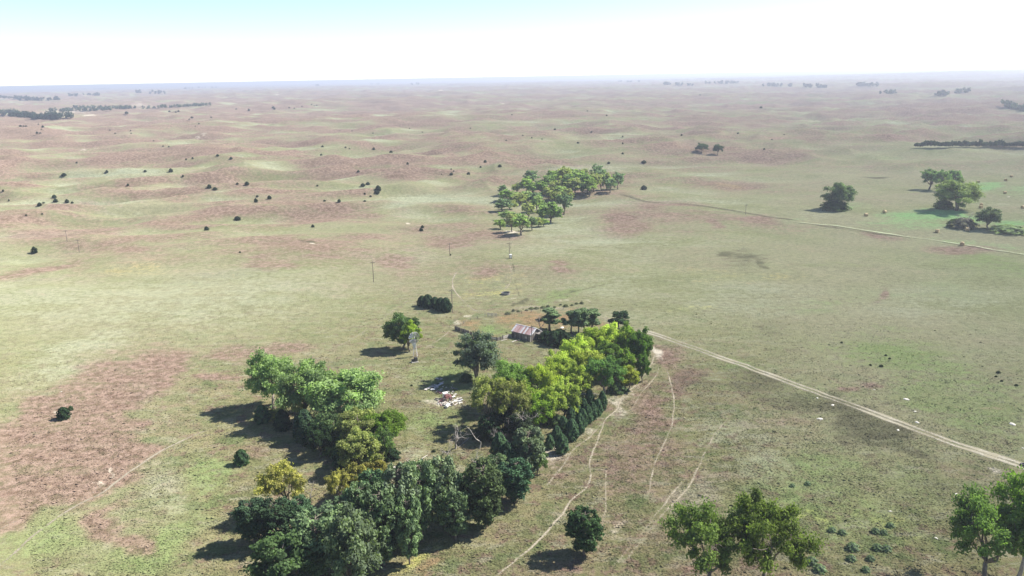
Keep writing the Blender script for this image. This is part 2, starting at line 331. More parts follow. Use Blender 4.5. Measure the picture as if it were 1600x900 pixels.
def build_ground():
    rr = np.exp(np.linspace(math.log(45), math.log(26000), 760))
    a_in = np.linspace(-37, 37, 760); a_out = np.linspace(37, 323, 92)[1:-1]
    az = np.radians(np.concatenate([a_in, a_out])); na, nr = len(az), len(rr)
    A, D = np.meshgrid(az, rr); X = (np.sin(A)*D).ravel(); Y = (np.cos(A)*D).ravel(); Z = height(X, Y)
    jx = np.arange(nr-1)[:, None]*na; ia = np.arange(na)[None, :]; ib = (ia+1) % na
    Q = np.stack([jx+ia, jx+ib, jx+na+ib, jx+na+ia], -1).reshape(-1, 4)[:, ::-1]
    V = np.stack([X, Y, Z], 1)
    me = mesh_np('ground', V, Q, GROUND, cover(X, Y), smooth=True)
    o = link('ground', me); tag(o, 'rolling prairie of pale green and reddish grass running to the horizon', kind='structure')
    # floor under the camera, closing the sheet
    n = 48; V = [(0, 0, float(height(0, 0)))] + [(math.sin(2*math.pi*k/n)*45.5, math.cos(2*math.pi*k/n)*45.5, -.02) for k in range(n)]
    mb = MB(); mb.add([(p[0], p[1], p[2]-.3) for p in V], [(0, 1+(k+1) % n, 1+k) for k in range(n)]); tag(mb.obj('ground', GROUND), 'prairie grass below the flight position', kind='structure')
build_ground()
#GROUND_END

def track_material(name, col, thr=.5, col2=None):
    m, nt, out = new_mat(name)
    pos = N(nt, 'ShaderNodeNewGeometry').outputs['Position']; a = N(nt, 'ShaderNodeAttribute', attribute_name='mask').outputs['Fac']
    n1 = noise(nt, pos, .35, 4, .7); n2 = noise(nt, pos, 2.2, 3, .7)
    n0 = noise(nt, pos, .06, 3, .6)
    f = mth(nt, 'ADD', a, mth(nt, 'ADD', mth(nt, 'MULTIPLY', mth(nt, 'SUBTRACT', n1, .5), 1.8), mth(nt, 'MULTIPLY', mth(nt, 'SUBTRACT', n2, .5), 1.5)))
    f = mth(nt, 'ADD', f, mth(nt, 'MULTIPLY', mth(nt, 'SUBTRACT', n0, .5), 2.2))
    f = mth(nt, 'MULTIPLY', rng_map(nt, f, thr-.2, thr+.85), .85)
    c = mixc(nt, rng_map(nt, n2, .3, .7), tuple(x*.8 for x in col), tuple(x*1.12 for x in col))
    if col2: c = mixc(nt, rng_map(nt, n1, .4, .6), c, col2)
    d = N(nt, 'ShaderNodeBsdfDiffuse'); nt.links.new(c, d.inputs[0]); t = N(nt, 'ShaderNodeBsdfTransparent'); mx = N(nt, 'ShaderNodeMixShader')
    nt.links.new(f, mx.inputs[0]); nt.links.new(t.outputs[0], mx.inputs[1]); nt.links.new(d.outputs[0], mx.inputs[2]); nt.links.new(mx.outputs[0], out.inputs[0]); return m
TRACK = track_material('track_sand', (.30, .265, .2)); FAINT = track_material('faint_track_sand', (.30, .265, .195), .6)
ROAD = track_material('dirt_road', (.30, .28, .225), .5, (.24, .22, .16)); WEEDLINE = track_material('weedy_ditch', (.12, .115, .075), .5); PALELINE = track_material('pale_mown_strip', (.27, .30, .19), .6)
TRAILPTS = []
def ribbon(name, pts, width, mat, label, strength=1.0, rut=False, lift=.05, wv=.25):
    P = [at(*p)[:2] for p in pts]
    # Catmull-Rom, then cross-sections
    S = []
    for i in range(len(P)-1):
        p0, p1, p2, p3 = P[max(i-1, 0)], P[i], P[i+1], P[min(i+2, len(P)-1)]; L = np.linalg.norm(p2-p1); n = max(2, int(L/1.2) if L < 300 else int(L/8))
        for k in range(n):
            t = k/n; S.append(.5*((2*p1)+(-p0+p2)*t+(2*p0-5*p1+4*p2-p3)*t*t+(-p0+3*p1-3*p2+p3)*t**3))
    S.append(P[-1]); S = np.array(S); S = S + wv*np.stack([perlin(S[:, 0]/5, S[:, 1]/5, 91), perlin(S[:, 0]/5+9, S[:, 1]/5, 92)], 1)
    T = np.gradient(S, axis=0); T /= np.linalg.norm(T, axis=1)[:, None]+1e-9; Nn = np.stack([-T[:, 1], T[:, 0]], 1)
    prof = [(-1, 0), (-.62, .9), (-.38, 1.0), (0, .3), (.38, 1.0), (.62, .9), (1, 0)] if rut else [(-1, 0), (-.4, .9), (0, 1.1), (.4, .9), (1, 0)]
    TRAILPTS.append(np.concatenate([S, np.full((len(S), 1), width*.5+.15)], 1))
    m = len(prof); n = len(S); V = np.zeros((n, m, 3)); msk = np.zeros((n, m)); ends = np.minimum(1, np.minimum(np.arange(n), np.arange(n)[::-1])/6)
    for j, (o_, w_) in enumerate(prof):
        xy = S + Nn*(o_*width/2); V[:, j, :2] = xy; V[:, j, 2] = height(xy[:, 0], xy[:, 1])+lift; msk[:, j] = w_*strength*ends
    a = (np.arange(n-1)[:, None]*m+np.arange(m-1)[None]).ravel(); Q = np.stack([a, a+1, a+m+1, a+m], 1)
    o = link(name, mesh_np(name, V.reshape(-1, 3), Q, mat, dict(mask=msk.ravel()))); tag(o, label, kind='structure'); return o
ROADPTS = [(985, 511), (1012, 519), (1040, 528), (1090, 546), (1150, 567), (1200, 585), (1270, 611), (1330, 633), (1400, 659), (1470, 686), (1530, 706), (1600, 729), (1680, 765), (1760, 810)]
ribbon('dirt_road', ROADPTS, 3.8, ROAD, 'pale two-track dirt road running from the yard to the right edge', 1.25, True, .06, .3)
ribbon('dirt_road', [(735, 492), (770, 486), (830, 480), (880, 483), (930, 493), (985, 511)], 3.4, FAINT, 'faint overgrown part of the dirt road behind the pines', .95, True, .06)
TR = [([(1026, 548), (1016, 572), (996, 600), (972, 620), (964, 640), (946, 656), (934, 688), (922, 720), (924, 744), (916, 760), (892, 784), (872, 812), (840, 846), (780, 897), (740, 925)], .75, 1.0, 'longest cattle trail winding down past the lone pine'),
      ([(1026, 548), (1036, 564), (1046, 592), (1053, 624), (1050, 660), (1040, 688), (1028, 712), (1018, 744), (1012, 780)], .7, .85, 'cattle trail curving down east of the cedar rows'),
      ([(1030, 560), (1026, 585), (1004, 612), (992, 632), (980, 646)], .7, .8, 'short trail beside the yellow-green trees'),
      ([(946, 656), (924, 680), (896, 704), (880, 726), (864, 748), (840, 772)], .9, .8, 'trail branching off below the cedar rows'),
      ([(948, 716), (946, 764), (945, 800), (938, 836), (932, 896)], .6, .62, 'thin broken trail right of the lone pine'),
      ([(1076, 740), (1032, 796), (1000, 836), (944, 900)], .7, .66, 'left rut of the old track in the foreground'),
      ([(1140, 650), (1110, 690), (1076, 760), (1040, 800), (1008, 838), (960, 900)], .9, .7, 'right rut of the old track in the foreground'),
      ([(648, 551), (662, 545), (690, 528), (706, 514), (714, 510)], .7, 1.0, 'straight cattle trail from windmill to corral corner'),
      ([(755, 491), (735, 481), (717, 463), (708, 449), (708, 435), (716, 422)], .9, .9, 'pale trail leading up behind the corral'),
      ([(787, 457), (797, 441), (799, 427), (793, 413), (775, 405)], .8, .7, 'trail curving up from the round stock tank'),
      ([(785, 457), (792, 444), (797, 430)], .7, .6, 'second thin trail up from the stock tank'),
      ([(-40, 900), (0, 882), (60, 830), (110, 796), (160, 769), (205, 736), (250, 706), (300, 682), (362, 659)], 1.1, 1.2, 'light track along the red grass patch at left'),
      ([(-40, 850), (30, 812), (70, 800), (120, 783), (170, 752), (210, 728)], .8, .55, 'second rut beside the red grass patch'),
      ([(395, 590), (430, 580), (530, 540), (560, 524), (600, 496), (646, 464)], 1.0, .62, 'faint diagonal track above the left grove'),
      ([(610, 896), (700, 838), (760, 800), (840, 772)], .9, .55, 'faint trail along the pine row in front'),
      ([(905, 672), (880, 690), (850, 706), (826, 735)], 2.6, .6, 'sandy lane between the cedar rows and the windbreak'),
      ([(250, 378), (300, 392), (360, 404), (430, 425)], .9, .5, 'faint line across the left pasture')]
for pts, w_, s_, lb in TR: ribbon('path', pts, w_*.95, TRACK if s_ > .7 else FAINT, lb, s_*1.0 if s_ > .7 else s_*1.25)
ribbon('ditch', [(970, 303), (990, 309), (1010, 315), (1080, 320), (1130, 327), (1190, 337), (1250, 346)], 3.4, WEEDLINE, 'dark weedy line right of the distant grove', 1.2, False, .35, .6)
ribbon('ditch', [(1250, 346), (1300, 355), (1360, 364), (1420, 371)], 2.2, WEEDLINE, 'fading weedy line beside the hay meadow', .9, False, .35, .6)
ribbon('path', [(1230, 346), (1300, 353), (1360, 362), (1450, 375), (1530, 387), (1620, 402)], 3.0, PALELINE, 'pale mown strip along the hay meadow', 1.25, False, .4, .6)
ribbon('ditch', [(828, 474), (860, 466), (900, 455), (940, 446), (968, 441)], 1.6, WEEDLINE, 'brushy ditch line behind the shed', .8, False, .08, .5)
ribbon('ditch', [(795, 370), (800, 400), (806, 440), (812, 466)], 1.2, WEEDLINE, 'thin weedy line running up to the distant grove', .55, False, .08, .5)

# ------------------------------------------------------------------ trees
def leaves(rs, C, rc, n, size, flat=.75, up=.35, jit=.6, shell=.5, st=0.0):
    """n leaf-cluster quads round clump centres C with radii rc; returns V, Q, var"""
    k = rs.randint(0, len(C), n); d = rs.normal(size=(n, 3)); d /= np.linalg.norm(d, axis=1)[:, None]
    r = (shell+(1-shell)*rs.rand(n))*(.75+.5*rs.rand(n)); off = d*r[:, None]*rc[k][:, None]; off[:, 2] *= flat; ax = C[k]-C.mean(0); ax /= np.linalg.norm(ax, axis=1)[:, None]+1e-6; off += ax*((off*ax).sum(1)*st)[:, None]
    P = C[k]+off
    nm = d*1.0 + rs.normal(size=(n, 3))*jit + np.array([0, 0, up]); nm /= np.linalg.norm(nm, axis=1)[:, None]
    a = np.cross(nm, rs.normal(size=(n, 3))); a /= np.linalg.norm(a, axis=1)[:, None]; b = np.cross(nm, a)
    s = size*(.6+.8*rs.rand(n))[:, None]; a *= s; b *= s*.75
    V = np.stack([P-a, P-b*.8+a*.15, P+a, P+b], 1).reshape(-1, 3); Q = np.arange(4*n).reshape(n, 4)
    cv = rs.rand(len(C))[k]; var = np.clip(.5+.55*(cv-.5)+.35*(rs.rand(n)-.5), 0, 1)
    return V, Q, np.repeat(var, 4)
def bend(rs, a, b, n, amp, sag=0):
    a, b = np.array(a, float), np.array(b, float); t = np.linspace(0, 1, n)[:, None]; L = np.linalg.norm(b-a)
    P = a+(b-a)*t; w_ = rs.normal(size=(n, 3))*amp*L; w_[0] = 0; w_[-1] = 0; P = P+w_; P[:, 2] += sag*L*np.sin(math.pi*t[:, 0]); return P
TPL = {}
def template(key, seed, kind, Hh, W, nleaf, size):
    rs = np.random.RandomState(seed); tb = MB(); R = W/2
    if kind in ('broad', 'open', 'round', 'multi'):
        fork = {'broad': .22, 'open': .28, 'round': .14, 'multi': .05}[kind]*Hh; zc = {'broad': .60, 'open': .66, 'round': .53, 'multi': .53}[kind]*Hh
        rz = Hh*{'broad': .41, 'open': .36, 'round': .46, 'multi': .46}[kind]; ncl = {'broad': 62, 'open': 40, 'round': 70, 'multi': 75}[kind]
        C = []
        while len(C) < ncl:
            d = rs.normal(size=3); d /= np.linalg.norm(d)
            if d[2] < -.6: continue
            lob = 1+.28*math.sin(3*math.atan2(d[1], d[0])+seed)*(1-abs(d[2])) + .15*math.sin(5*math.atan2(d[1], d[0])+2*seed)
            r = (rs.uniform(.35, .95))**.6*lob*.86; p = np.array([d[0]*R*r, d[1]*R*r, zc+d[2]*rz*r])
            if p[2] < fork*.8: continue
            if all(np.linalg.norm(p-q) > .30*R*(.55 if kind != 'open' else .75) for q in C) or rs.rand() < .1: C.append(p)
        C = np.array(C); rc = rs.uniform(.13, .27, len(C))*R*(1.0 if kind != 'open' else .9)
        r0 = .022*Hh+.08; nst = 3 if kind == 'multi' else 1; top = []
        for s_ in range(nst):
            base = np.array([rs.uniform(-.3, .3), rs.uniform(-.3, .3), -.25]) if nst > 1 else np.array([0, 0, -.25])
            tip = np.array([rs.uniform(-.1, .1)*W, rs.uniform(-.1, .1)*W, fork if nst == 1 else Hh*.35]); P = bend(rs, base, tip, 4, .03); tb.tube(P, np.linspace(r0*(1.3 if nst == 1 else .8), r0*.8, 4), 7); top.append(tip)
        nl = 6 if kind != 'open' else 5; limbs = []
        for i in range(nl):
            an = 2*math.pi*(i+rs.uniform(-.25, .25))/nl; e = np.array([math.cos(an)*R*.55, math.sin(an)*R*.55, zc+rs.uniform(-.1, .35)*rz]); P = bend(rs, top[i % nst], e, 5, .05, -.08 if kind == 'open' else .02)
            tb.tube(P, np.linspace(r0*.6, r0*.2, 5), 6); limbs += [(P[2], r0*.35), (P[3], r0*.28), (P[4], r0*.2)]
        P = bend(rs, top[0], (0, 0, zc+rz*.7), 5, .05); tb.tube(P, np.linspace(r0*.7, r0*.15, 5), 6); limbs += [(P[2], r0*.35), (P[3], r0*.25)]
        for c in C:
            q, rr_ = min(limbs, key=lambda L_: np.linalg.norm(L_[0]-c)); tb.tube(bend(rs, q, c, 4, .06), np.linspace(rr_*.7, .03, 4), 4, False)
        V, Q, var = leaves(rs, C, rc, nleaf, size, .8, .3, .95, .1, .4)
    elif kind == 'pine':
        C = []; rc = []; z0 = .2*Hh
        nt_ = 19
        for i in range(nt_):
            f = i/(nt_-1); z = z0+(Hh*.96-z0)*f; prof = (math.sin(math.pi*min(1, .18+.82*(1-f)**.8))**.7)*(.92 if f > .03 else .6)
            rr_ = R*max(.08, prof if f > .35 else (.55+.45*f/.35)*.95)
            for j in range(max(2, int(8*rr_/R)+1)):
                an = rs.uniform(0, 6.28); q = rs.uniform(.45, .9)*rr_; C.append((math.cos(an)*q, math.sin(an)*q, z+rs.uniform(-.3, .3))); rc.append(rs.uniform(.15, .28)*R)
        C = np.array(C); rc = np.array(rc); tb.tube(bend(rs, (0, 0, -.25), (0, 0, Hh*.93), 6, .006), np.linspace(.018*Hh+.05, .04, 6), 7)
        for c in C[::1]: tb.tube([(0, 0, c[2]-.25), tuple(c)], [.06, .02], 4, False)
        V, Q, var = leaves(rs, C, rc, nleaf, size, .8, .4, .85, .15, .1)
    elif kind == 'tallpine':
        C = []; rc = []
        for i in range(26):
            z = Hh*rs.uniform(.36, .92); an = rs.uniform(0, 6.28); f = (z/Hh-.36)/.56; q = R*rs.uniform(.1, .7)*math.sin(math.pi*min(1, .25+.65*f)); C.append((math.cos(an)*q, math.sin(an)*q, z)); rc.append(rs.uniform(.2, .32)*R)
        C = np.array(C); rc = np.array(rc); tb.tube(bend(rs, (0, 0, -.25), (0, 0, Hh*.93), 6, .01), np.linspace(.02*Hh+.03, .05, 6), 7)
        for c in C: tb.tube([(0, 0, c[2]-.6), tuple(c)], [.07, .03], 4, False)
        V, Q, var = leaves(rs, C, rc, nleaf, size, .85, .4, .7, .2)
    elif kind in ('cedar', 'bush'):
        n = nleaf; f = rs.rand(n)**(.75 if kind == 'cedar' else .8); an = rs.rand(n)*2*math.pi
        if kind == 'cedar': prof = np.sqrt(np.clip(1-(np.clip(f-.28, 0, 1)/.72)**1.3, 0, 1))*np.clip(.75+f*1.2, 0, 1)
        else: prof = np.sqrt(np.clip(1-(f*1.02)**2, 0, 1))*np.clip(.85+f, 0, 1)
        lob = 1+(.13 if kind == 'cedar' else .22)*np.sin(5*an+9*f+seed)+(.1 if kind == 'cedar' else .17)*np.sin(9*an-14*f+seed*2)+.06*rs.normal(size=n)
        r = R*prof*lob*(.72+.28*rs.rand(n)**.5); V0 = np.stack([np.cos(an)*r, np.sin(an)*r, f*Hh*.98+.02*Hh], 1)
        nm = np.stack([np.cos(an), np.sin(an), .25+.9*f], 1)+rs.normal(size=(n, 3))*.5; nm /= np.linalg.norm(nm, axis=1)[:, None]
        a = np.cross(nm, rs.normal(size=(n, 3))); a /= np.linalg.norm(a, axis=1)[:, None]; b = np.cross(nm, a); s = size*(.6+.8*rs.rand(n))[:, None]; a *= s; b *= s*.7
        V = np.stack([V0-a, V0-b, V0+a, V0+b], 1).reshape(-1, 3); Q = np.arange(4*n).reshape(n, 4)
        cv = perlin(an*1.6+5, f*6, seed); var = np.repeat(np.clip(.5+.7*cv+.3*(rs.rand(n)-.5), 0, 1), 4)
        tb.tube([(0, 0, -.25), (0, 0, Hh*.8)], [.02*Hh+.03, .02], 5)
        for i in range(5):
            an_ = 2*math.pi*i/5; tb.tube([(0, 0, .15*Hh), (math.cos(an_)*R*.6, math.sin(an_)*R*.6, .3*Hh)], [.05, .02], 4, False)
    elif kind == 'dead':
        def grow(p, d, L, r, lv):
            d = d/np.linalg.norm(d); e = p+d*L; P = bend(rs, p, e, 4, .07); tb.tube(P, np.linspace(r, r*.55, 4), 5 if lv < 2 else 3, False)
            if lv >= 4: return
            for i in range(3 if lv < 3 else 4):
                nd = d+rs.normal(size=3)*(.5+.08*lv); nd[2] = nd[2]*.8+.12; grow(P[-1] if i < 2 else P[2], nd, L*rs.uniform(.55, .8), r*.5, lv+1)
        grow(np.array([0, 0, -.2]), np.array([rs.uniform(-.25, .25), rs.uniform(-.2, .2), 1.0]), Hh*.33, .03*Hh, 0)
        V = None
    crown = None
    if V is not None: crown = mesh_np('crown', V, Q, NEEDLE if kind in ('pine', 'tallpine', 'cedar') else LEAF, dict(var=var))
    else:
        P = np.array(tb.v); Hh = P[:, 2].max(); W = max(np.ptp(P[:, 0]), np.ptp(P[:, 1]))
    if V is not None:
        Hh = float(np.percentile(V[:, 2], 99.3)); W = float(.5*(np.percentile(V[:, 0], 99)-np.percentile(V[:, 0], 1)+np.percentile(V[:, 1], 99)-np.percentile(V[:, 1], 1)))
    trunk = tb.mesh('trunk', DEADWOOD if kind == 'dead' else BARK, True); TPL.setdefault(key, []).append((crown, trunk, Hh, W))
for i in range(5): template('broad', 11+i, 'broad', 13, 13, 24000, .22)
for i in range(3): template('bigopen', 36+i, 'open', 13, 14, 19000, .2)
for i in range(3): template('open', 31+i, 'open', 11, 11, 14000, .2)
for i in range(4): template('round', 41+i, 'round', 10, 9, 20000, .21)
for i in range(2): template('multi', 51+i, 'multi', 13, 12, 26000, .22)
for i in range(4): template('pine', 61+i, 'pine', 11, 7.2, 17000, .22)
for i in range(3): template('tallpine', 71+i, 'tallpine', 9, 5, 7000, .22)
for i in range(4): template('cedar', 81+i, 'cedar', 5, 3.4, 5500, .16)
for i in range(3): template('bush', 91+i, 'bush', 2.6, 4, 3800, .16)
for i in range(4): template('dead', 101+i, 'dead', 7, 6, 0, 0)
for i in range(5): template('grove', 111+i, 'round' if i % 2 else 'broad', 11, 8, 4000, .36)
for i in range(3): template('dot', 121+i, 'bush', 4, 4.4, 500, .5)
for i in range(3): template('fartree', 131+i, 'round', 10, 9, 500, 1.1)

CNT = [0]
def tree(kind, u, v, topv, wpx, color, label, group=None, cat='tree', name=None, simple=False, lean=0, var=None):
    P, h, wd = size_from(u, v, topv, wpx); k = CNT[0]; CNT[0] += 1; L = TPL[kind]; crown, trunk, H0, W0 = L[(k*7+3) % len(L) if var is None else var % len(L)]
    rs = np.random.RandomState(900+k); sc = (wd/W0, wd/W0*rs.uniform(.92, 1.05), h/H0); rz = rs.uniform(0, 6.28)
    name = name or {'pine': 'pine_tree', 'tallpine': 'pine_tree', 'cedar': 'cedar_tree', 'dot': 'cedar_tree', 'bush': 'shrub', 'dead': 'dead_tree'}.get(kind, 'tree')
    cvar = rs.uniform(.78, 1.22) if kind == 'pine' else rs.uniform(.87, 1.13)
    if simple:
        sc = (sc[0]*rs.uniform(.75, 1.3), sc[1]*rs.uniform(.75, 1.3), sc[2]*rs.uniform(.8, 1.15))
        r = link(name, crown or trunk, None, P, rz, sc); r.color = (*[c*cvar for c in color], 1); t = r
    else:
        r = empty(name, P, rz); r.scale = sc
        if lean: r.rotation_euler.x = lean
        if crown: c = link('crown', crown, r); c.color = (*[q*cvar for q in color], 1)
        link('trunk', trunk, r)
    tag(r, label, cat, group); return r
# leaf colours (the plants' own)
YG = (.34, .44, .09); LG = (.23, .34, .14); MG = (.12, .195, .07); OL = (.23, .27, .10); YE = (.33, .33, .10); GG = (.09, .14, .07); DG = (.038, .07, .036); PG = (.125, .19, .095); PB = (.15, .205, .12); CE = (.036, .066, .038); BC = (.062, .115, .06)
G1 = 'tall trees of the left grove'; G2 = 'windbreak trees in the front row'; G3 = 'broadleaf trees of the right windbreak'; G4 = 'planted cedars in two rows'
T = tree
# left grove
T('broad', 428, 638, 554, 70, LG, 'leftmost tall cottonwood of the left grove, shadow cast on open grass', G1, var=0)
T('broad', 488, 658, 572, 84, LG, 'big pale green cottonwood with forked trunk in the left grove', G1, var=1)
T('broad', 550, 666, 582, 104, LG, 'broadest cottonwood at the back right of the left grove', G1, var=2)
T('broad', 604, 702, 644, 60, (.16, .26, .05), 'bright green cottonwood at the right tip of the left grove', G1, var=3)
T('open', 562, 705, 646, 66, OL, 'olive brown thin-leaved tree between the green cottonwoods', G1, var=0)
T('round', 512, 694, 646, 44, GG, 'dark green tree in the heart of the left grove', G1, var=0)
T('round', 565, 737, 676, 56, OL, 'yellowish olive tree at the lower edge of the left grove', G1, var=1)
T('open', 600, 728, 672, 40, MG, 'small green tree beside the fallen pole in the left grove', G1, var=1)
T('cedar', 411, 660, 633, 24, BC, 'small dark cedar under the leftmost cottonwood', 'cedars under the left grove')
T('cedar', 442, 672, 640, 24, CE, 'dark cedar between the first two cottonwoods', 'cedars under the left grove')
T('round', 500, 714, 664, 42, DG, 'darkest cedar-green tree beneath the forked cottonwood', 'cedars under the left grove', var=2)
T('cedar', 478, 690, 640, 34, CE, 'tall cedar at the shaded left side of the grove', 'cedars under the left grove')
T('cedar', 540, 730, 690, 34, CE, 'cedar in the deep shade under the olive tree', 'cedars under the left grove')
T('open', 458, 664, 612, 44, OL, 'thin half-bare tree in the gap of the left grove', G1, var=2)
T('bush', 425, 655, 640, 26, OL, 'brownish bush beside the leftmost cottonwood trunk', 'bushes at the left grove')
T('bush', 530, 708, 684, 44, MG, 'grey-green bush in the left grove shadow', 'bushes at the left grove')
T('bush', 580, 722, 696, 40, (.12, .15, .05), 'olive bush below the yellowish tree', 'bushes at the left grove')
T('bush', 612, 716, 700, 26, DG, 'dark low bush near the fallen pole', 'bushes at the left grove')
T('open', 444, 806, 728, 64, YE, 'yellow autumn tree with bare forked trunk at lower left', 'yellowing trees', var=1)
T('open', 530, 790, 738, 36, YE, 'small yellow-topped tree in front of the dead wood', 'yellowing trees', var=0)
T('round', 560, 775, 726, 44, (.22, .22, .065), 'yellow-green tree at the top end of the pine row', 'yellowing trees', var=3)
T('round', 590, 765, 722, 36, (.24, .23, .07), 'small yellowish tree beside the fallen pole', 'yellowing trees', var=2)
T('pine', 398, 850, 783, 44, (.045, .08, .045), 'dark cedar farthest left, casting a long shadow', 'cedars at the lower left', name='cedar_tree')
T('pine', 434, 852, 786, 46, (.05, .09, .048), 'dark cedar below the yellow autumn tree', 'cedars at the lower left', name='cedar_tree')
T('pine', 470, 838, 780, 40, BC, 'blue-green cedar right of the yellow autumn tree', 'cedars at the lower left', name='cedar_tree')
T('bush', 372+6, 725, 702, 22, BC, 'small lone bushy cedar on the grass left of the grove', None, var=0)
# front row of dark trees
ROW = [('round', 452, 925, 842, 104, (.075, .125, .055), 'bright dark-green elm at the bottom edge, lowest of the row'), ('pine', 500, 900, 806, 84, PG, 'rounded green pine left of the biggest one'),
       ('round', 556, 925, 800, 92, PB, 'biggest grey-green tree at the bottom of the row'), ('pine', 536, 860, 782, 60, PG, 'pine behind the biggest grey-green tree'), ('pine', 566, 850, 760, 52, PG, 'slim pine in the back of the row beside yellow tree'),
       ('pine', 600, 885, 768, 66, PG, 'wide pine with greyish needles near the middle of the row'), ('pine', 588, 826, 738, 50, BC, 'blue-green pine at the back of the row'), ('pine', 628, 862, 732, 56, PB, 'tall pine left of the row centre'),
       ('pine', 640, 882, 778, 44, PG, 'short pine on the shaded front side of the row'), ('pine', 660, 842, 722, 54, PG, 'tallest pine at the row centre'), ('pine', 696, 828, 718, 52, PB, 'slender tall pine right of the row centre'), ('pine', 640, 812, 726, 44, PG, 'pine at the back side of the row centre'),
       ('pine', 712, 844, 765, 52, PG, 'pine with browned lower branches near the gap'), ('pine', 758, 826, 728, 66, (.075, .11, .05), 'olive-tinted pine left of the dead snag gap'), ('pine', 728, 806, 742, 40, BC, 'narrow blue-green pine behind the olive-tinted one'),
       ('pine', 806, 786, 722, 52, (.05, .10, .055), 'dense bright-needled pine near the sandy lane'), ('pine', 826, 744, 672, 50, PB, 'upper right pine of the row with greyish left side'), ('cedar', 794, 750, 692, 38, CE, 'very dark cedar between two pines near the lane'),
       ('round', 838, 742, 700, 30, MG, 'small bright green tree at the foot of the upper right pine'), ('pine', 776, 772, 715, 40, PG, 'pine in the shade left of the dense bright one')]
for k_, u_, v_, t_, w_, c_, l_ in ROW: T(k_, u_, v_, t_, w_*(.86 if k_ == 'pine' else .95), c_, l_, G2)
# yard trees
T('round', 628, 546, 493, 45, (.10, .165, .07), 'single rounded tree beside the windmill, sunlit yellow-green on its right', None, var=1)
T('round', 641, 549, 502, 27, (.30, .42, .07), 'sunlit right side of the rounded tree, painted as a narrow bright yellow-green crown', None, var=0)  # added crown whose brighter leaf colour stands in for sunlight on the rounded tree
T('multi', 745, 594, 521, 66, (.15, .205, .145), 'grey-green many-stemmed elm above the scrap pile', None, var=0)
T('bush', 728, 596, 584, 20, GG, 'low bush at the foot of the many-stemmed elm')
for (u_, v_, t_, w_, l_) in [(660, 478, 462, 15, 'leftmost of the dark cedars on the far side of the yard'), (669, 481, 460, 18, 'tallest of the dark cedars beyond the windmill tree'), (680, 481, 464, 16, 'middle cedar of the dark clump beyond the windmill tree'), (689, 485, 465, 17, 'second cedar from the right in the dark clump'), (697, 487, 465, 18, 'rightmost cedar of the dark clump')]:
    T('cedar', u_, v_, t_, w_, CE, l_, 'clump of cedars beyond the yard')
# right windbreak
RW = [('round', 1000, 580, 516, 36, (.09, .17, .04), 'dark green tree at the far right end of the windbreak'), ('round', 980, 566, 508, 40, (.17, .27, .05), 'bright green rounded tree near the far end'), ('round', 955, 566, 508, 46, YG, 'yellow-green tree level with the lone pine top'),
      ('broad', 925, 572, 514, 50, YG, 'pale yellow-green tree nearest the dark bushes'), ('round', 948, 590, 534, 40, (.11, .18, .05), 'darker green tree in the middle of the far end'), ('round', 975, 594, 548, 36, (.15, .24, .05), 'mid green tree behind the dark-trunked one'),
      ('broad', 899, 590, 530, 52, YG, 'sunlit yellow-green tree facing the shed'), ('broad', 922, 606, 548, 50, (.34, .41, .09), 'yellowish tree in the centre of the windbreak'), ('open', 944, 622, 560, 66, (.10, .19, .06), 'green tree with visible dark trunk by the cedar rows'), ('round', 982, 608, 574, 34, (.24, .28, .055), 'low yellowish tree by the trail junction'), ('bush', 966, 612, 596, 30, GG, 'dark bush under the trail-side trees'), ('round', 1004, 596, 556, 22, (.08, .15, .04), 'small dark green tree at the right end'),
      ('broad', 872, 612, 552, 52, YG, 'yellow-green tree left of the windbreak centre'), ('round', 900, 630, 570, 44, (.28, .36, .08), 'olive-yellow tree above the cedar rows'), ('broad', 848, 640, 572, 54, (.36, .46, .08), 'brightest yellow-green tree of the windbreak'), ('round', 880, 652, 594, 46, (.28, .36, .09), 'mottled green tree above the sandy lane'), ('round', 856, 664, 606, 44, (.27, .36, .08), 'green-yellow tree close to the sandy lane'),
      ('broad', 796, 640, 566, 60, (.17, .28, .08), 'mid green cottonwood nearest the grey-green elm'), ('round', 836, 672, 618, 46, (.19, .31, .05), 'vivid green tree bulging toward the sandy lane'), ('open', 765, 668, 592, 62, (.27, .31, .11), 'olive open-branched tree beside the scrap pile'), ('open', 800, 678, 600, 60, (.25, .28, .10), 'brownish green open tree behind the vivid one'), ('round', 820, 650, 596, 44, (.18, .27, .05), 'soft green tree in the inner side of the windbreak'),
      ('round', 790, 684, 638, 48, DG, 'dark shaded tree beneath the olive ones'), ('round', 815, 690, 648, 40, (.05, .07, .045), 'dark greyish tree next to the bare twiggy one'), ('pine', 765, 690, 652, 34, DG, 'small dark pine under the olive open-branched tree'), ('bush', 870, 664, 648, 30, GG, 'low green bush along the sandy lane'), ('bush', 752, 684, 668, 30, DG, 'dark low bush in the windbreak shadow'), ('bush', 905, 640, 620, 26, GG, 'bush filling the gap above the cedars')]
for k_, u_, v_, t_, w_, c_, l_ in RW: T(k_, u_, v_, t_, w_*.92, c_, l_, G3, cat='shrub' if k_ == 'bush' else 'tree')
CN = [(859, 701, 681, 17), (878, 708, 680, 24), (870, 692, 667, 20), (893, 687, 656, 25), (880, 676, 652, 18), (905, 677, 647, 20), (892, 662, 638, 18), (910, 667, 640, 19), (901, 653, 630, 17), (918, 661, 634, 19), (926, 655, 630, 18), (912, 646, 624, 16), (934, 649, 625, 17), (921, 636, 609, 17), (941, 640, 613, 17)]
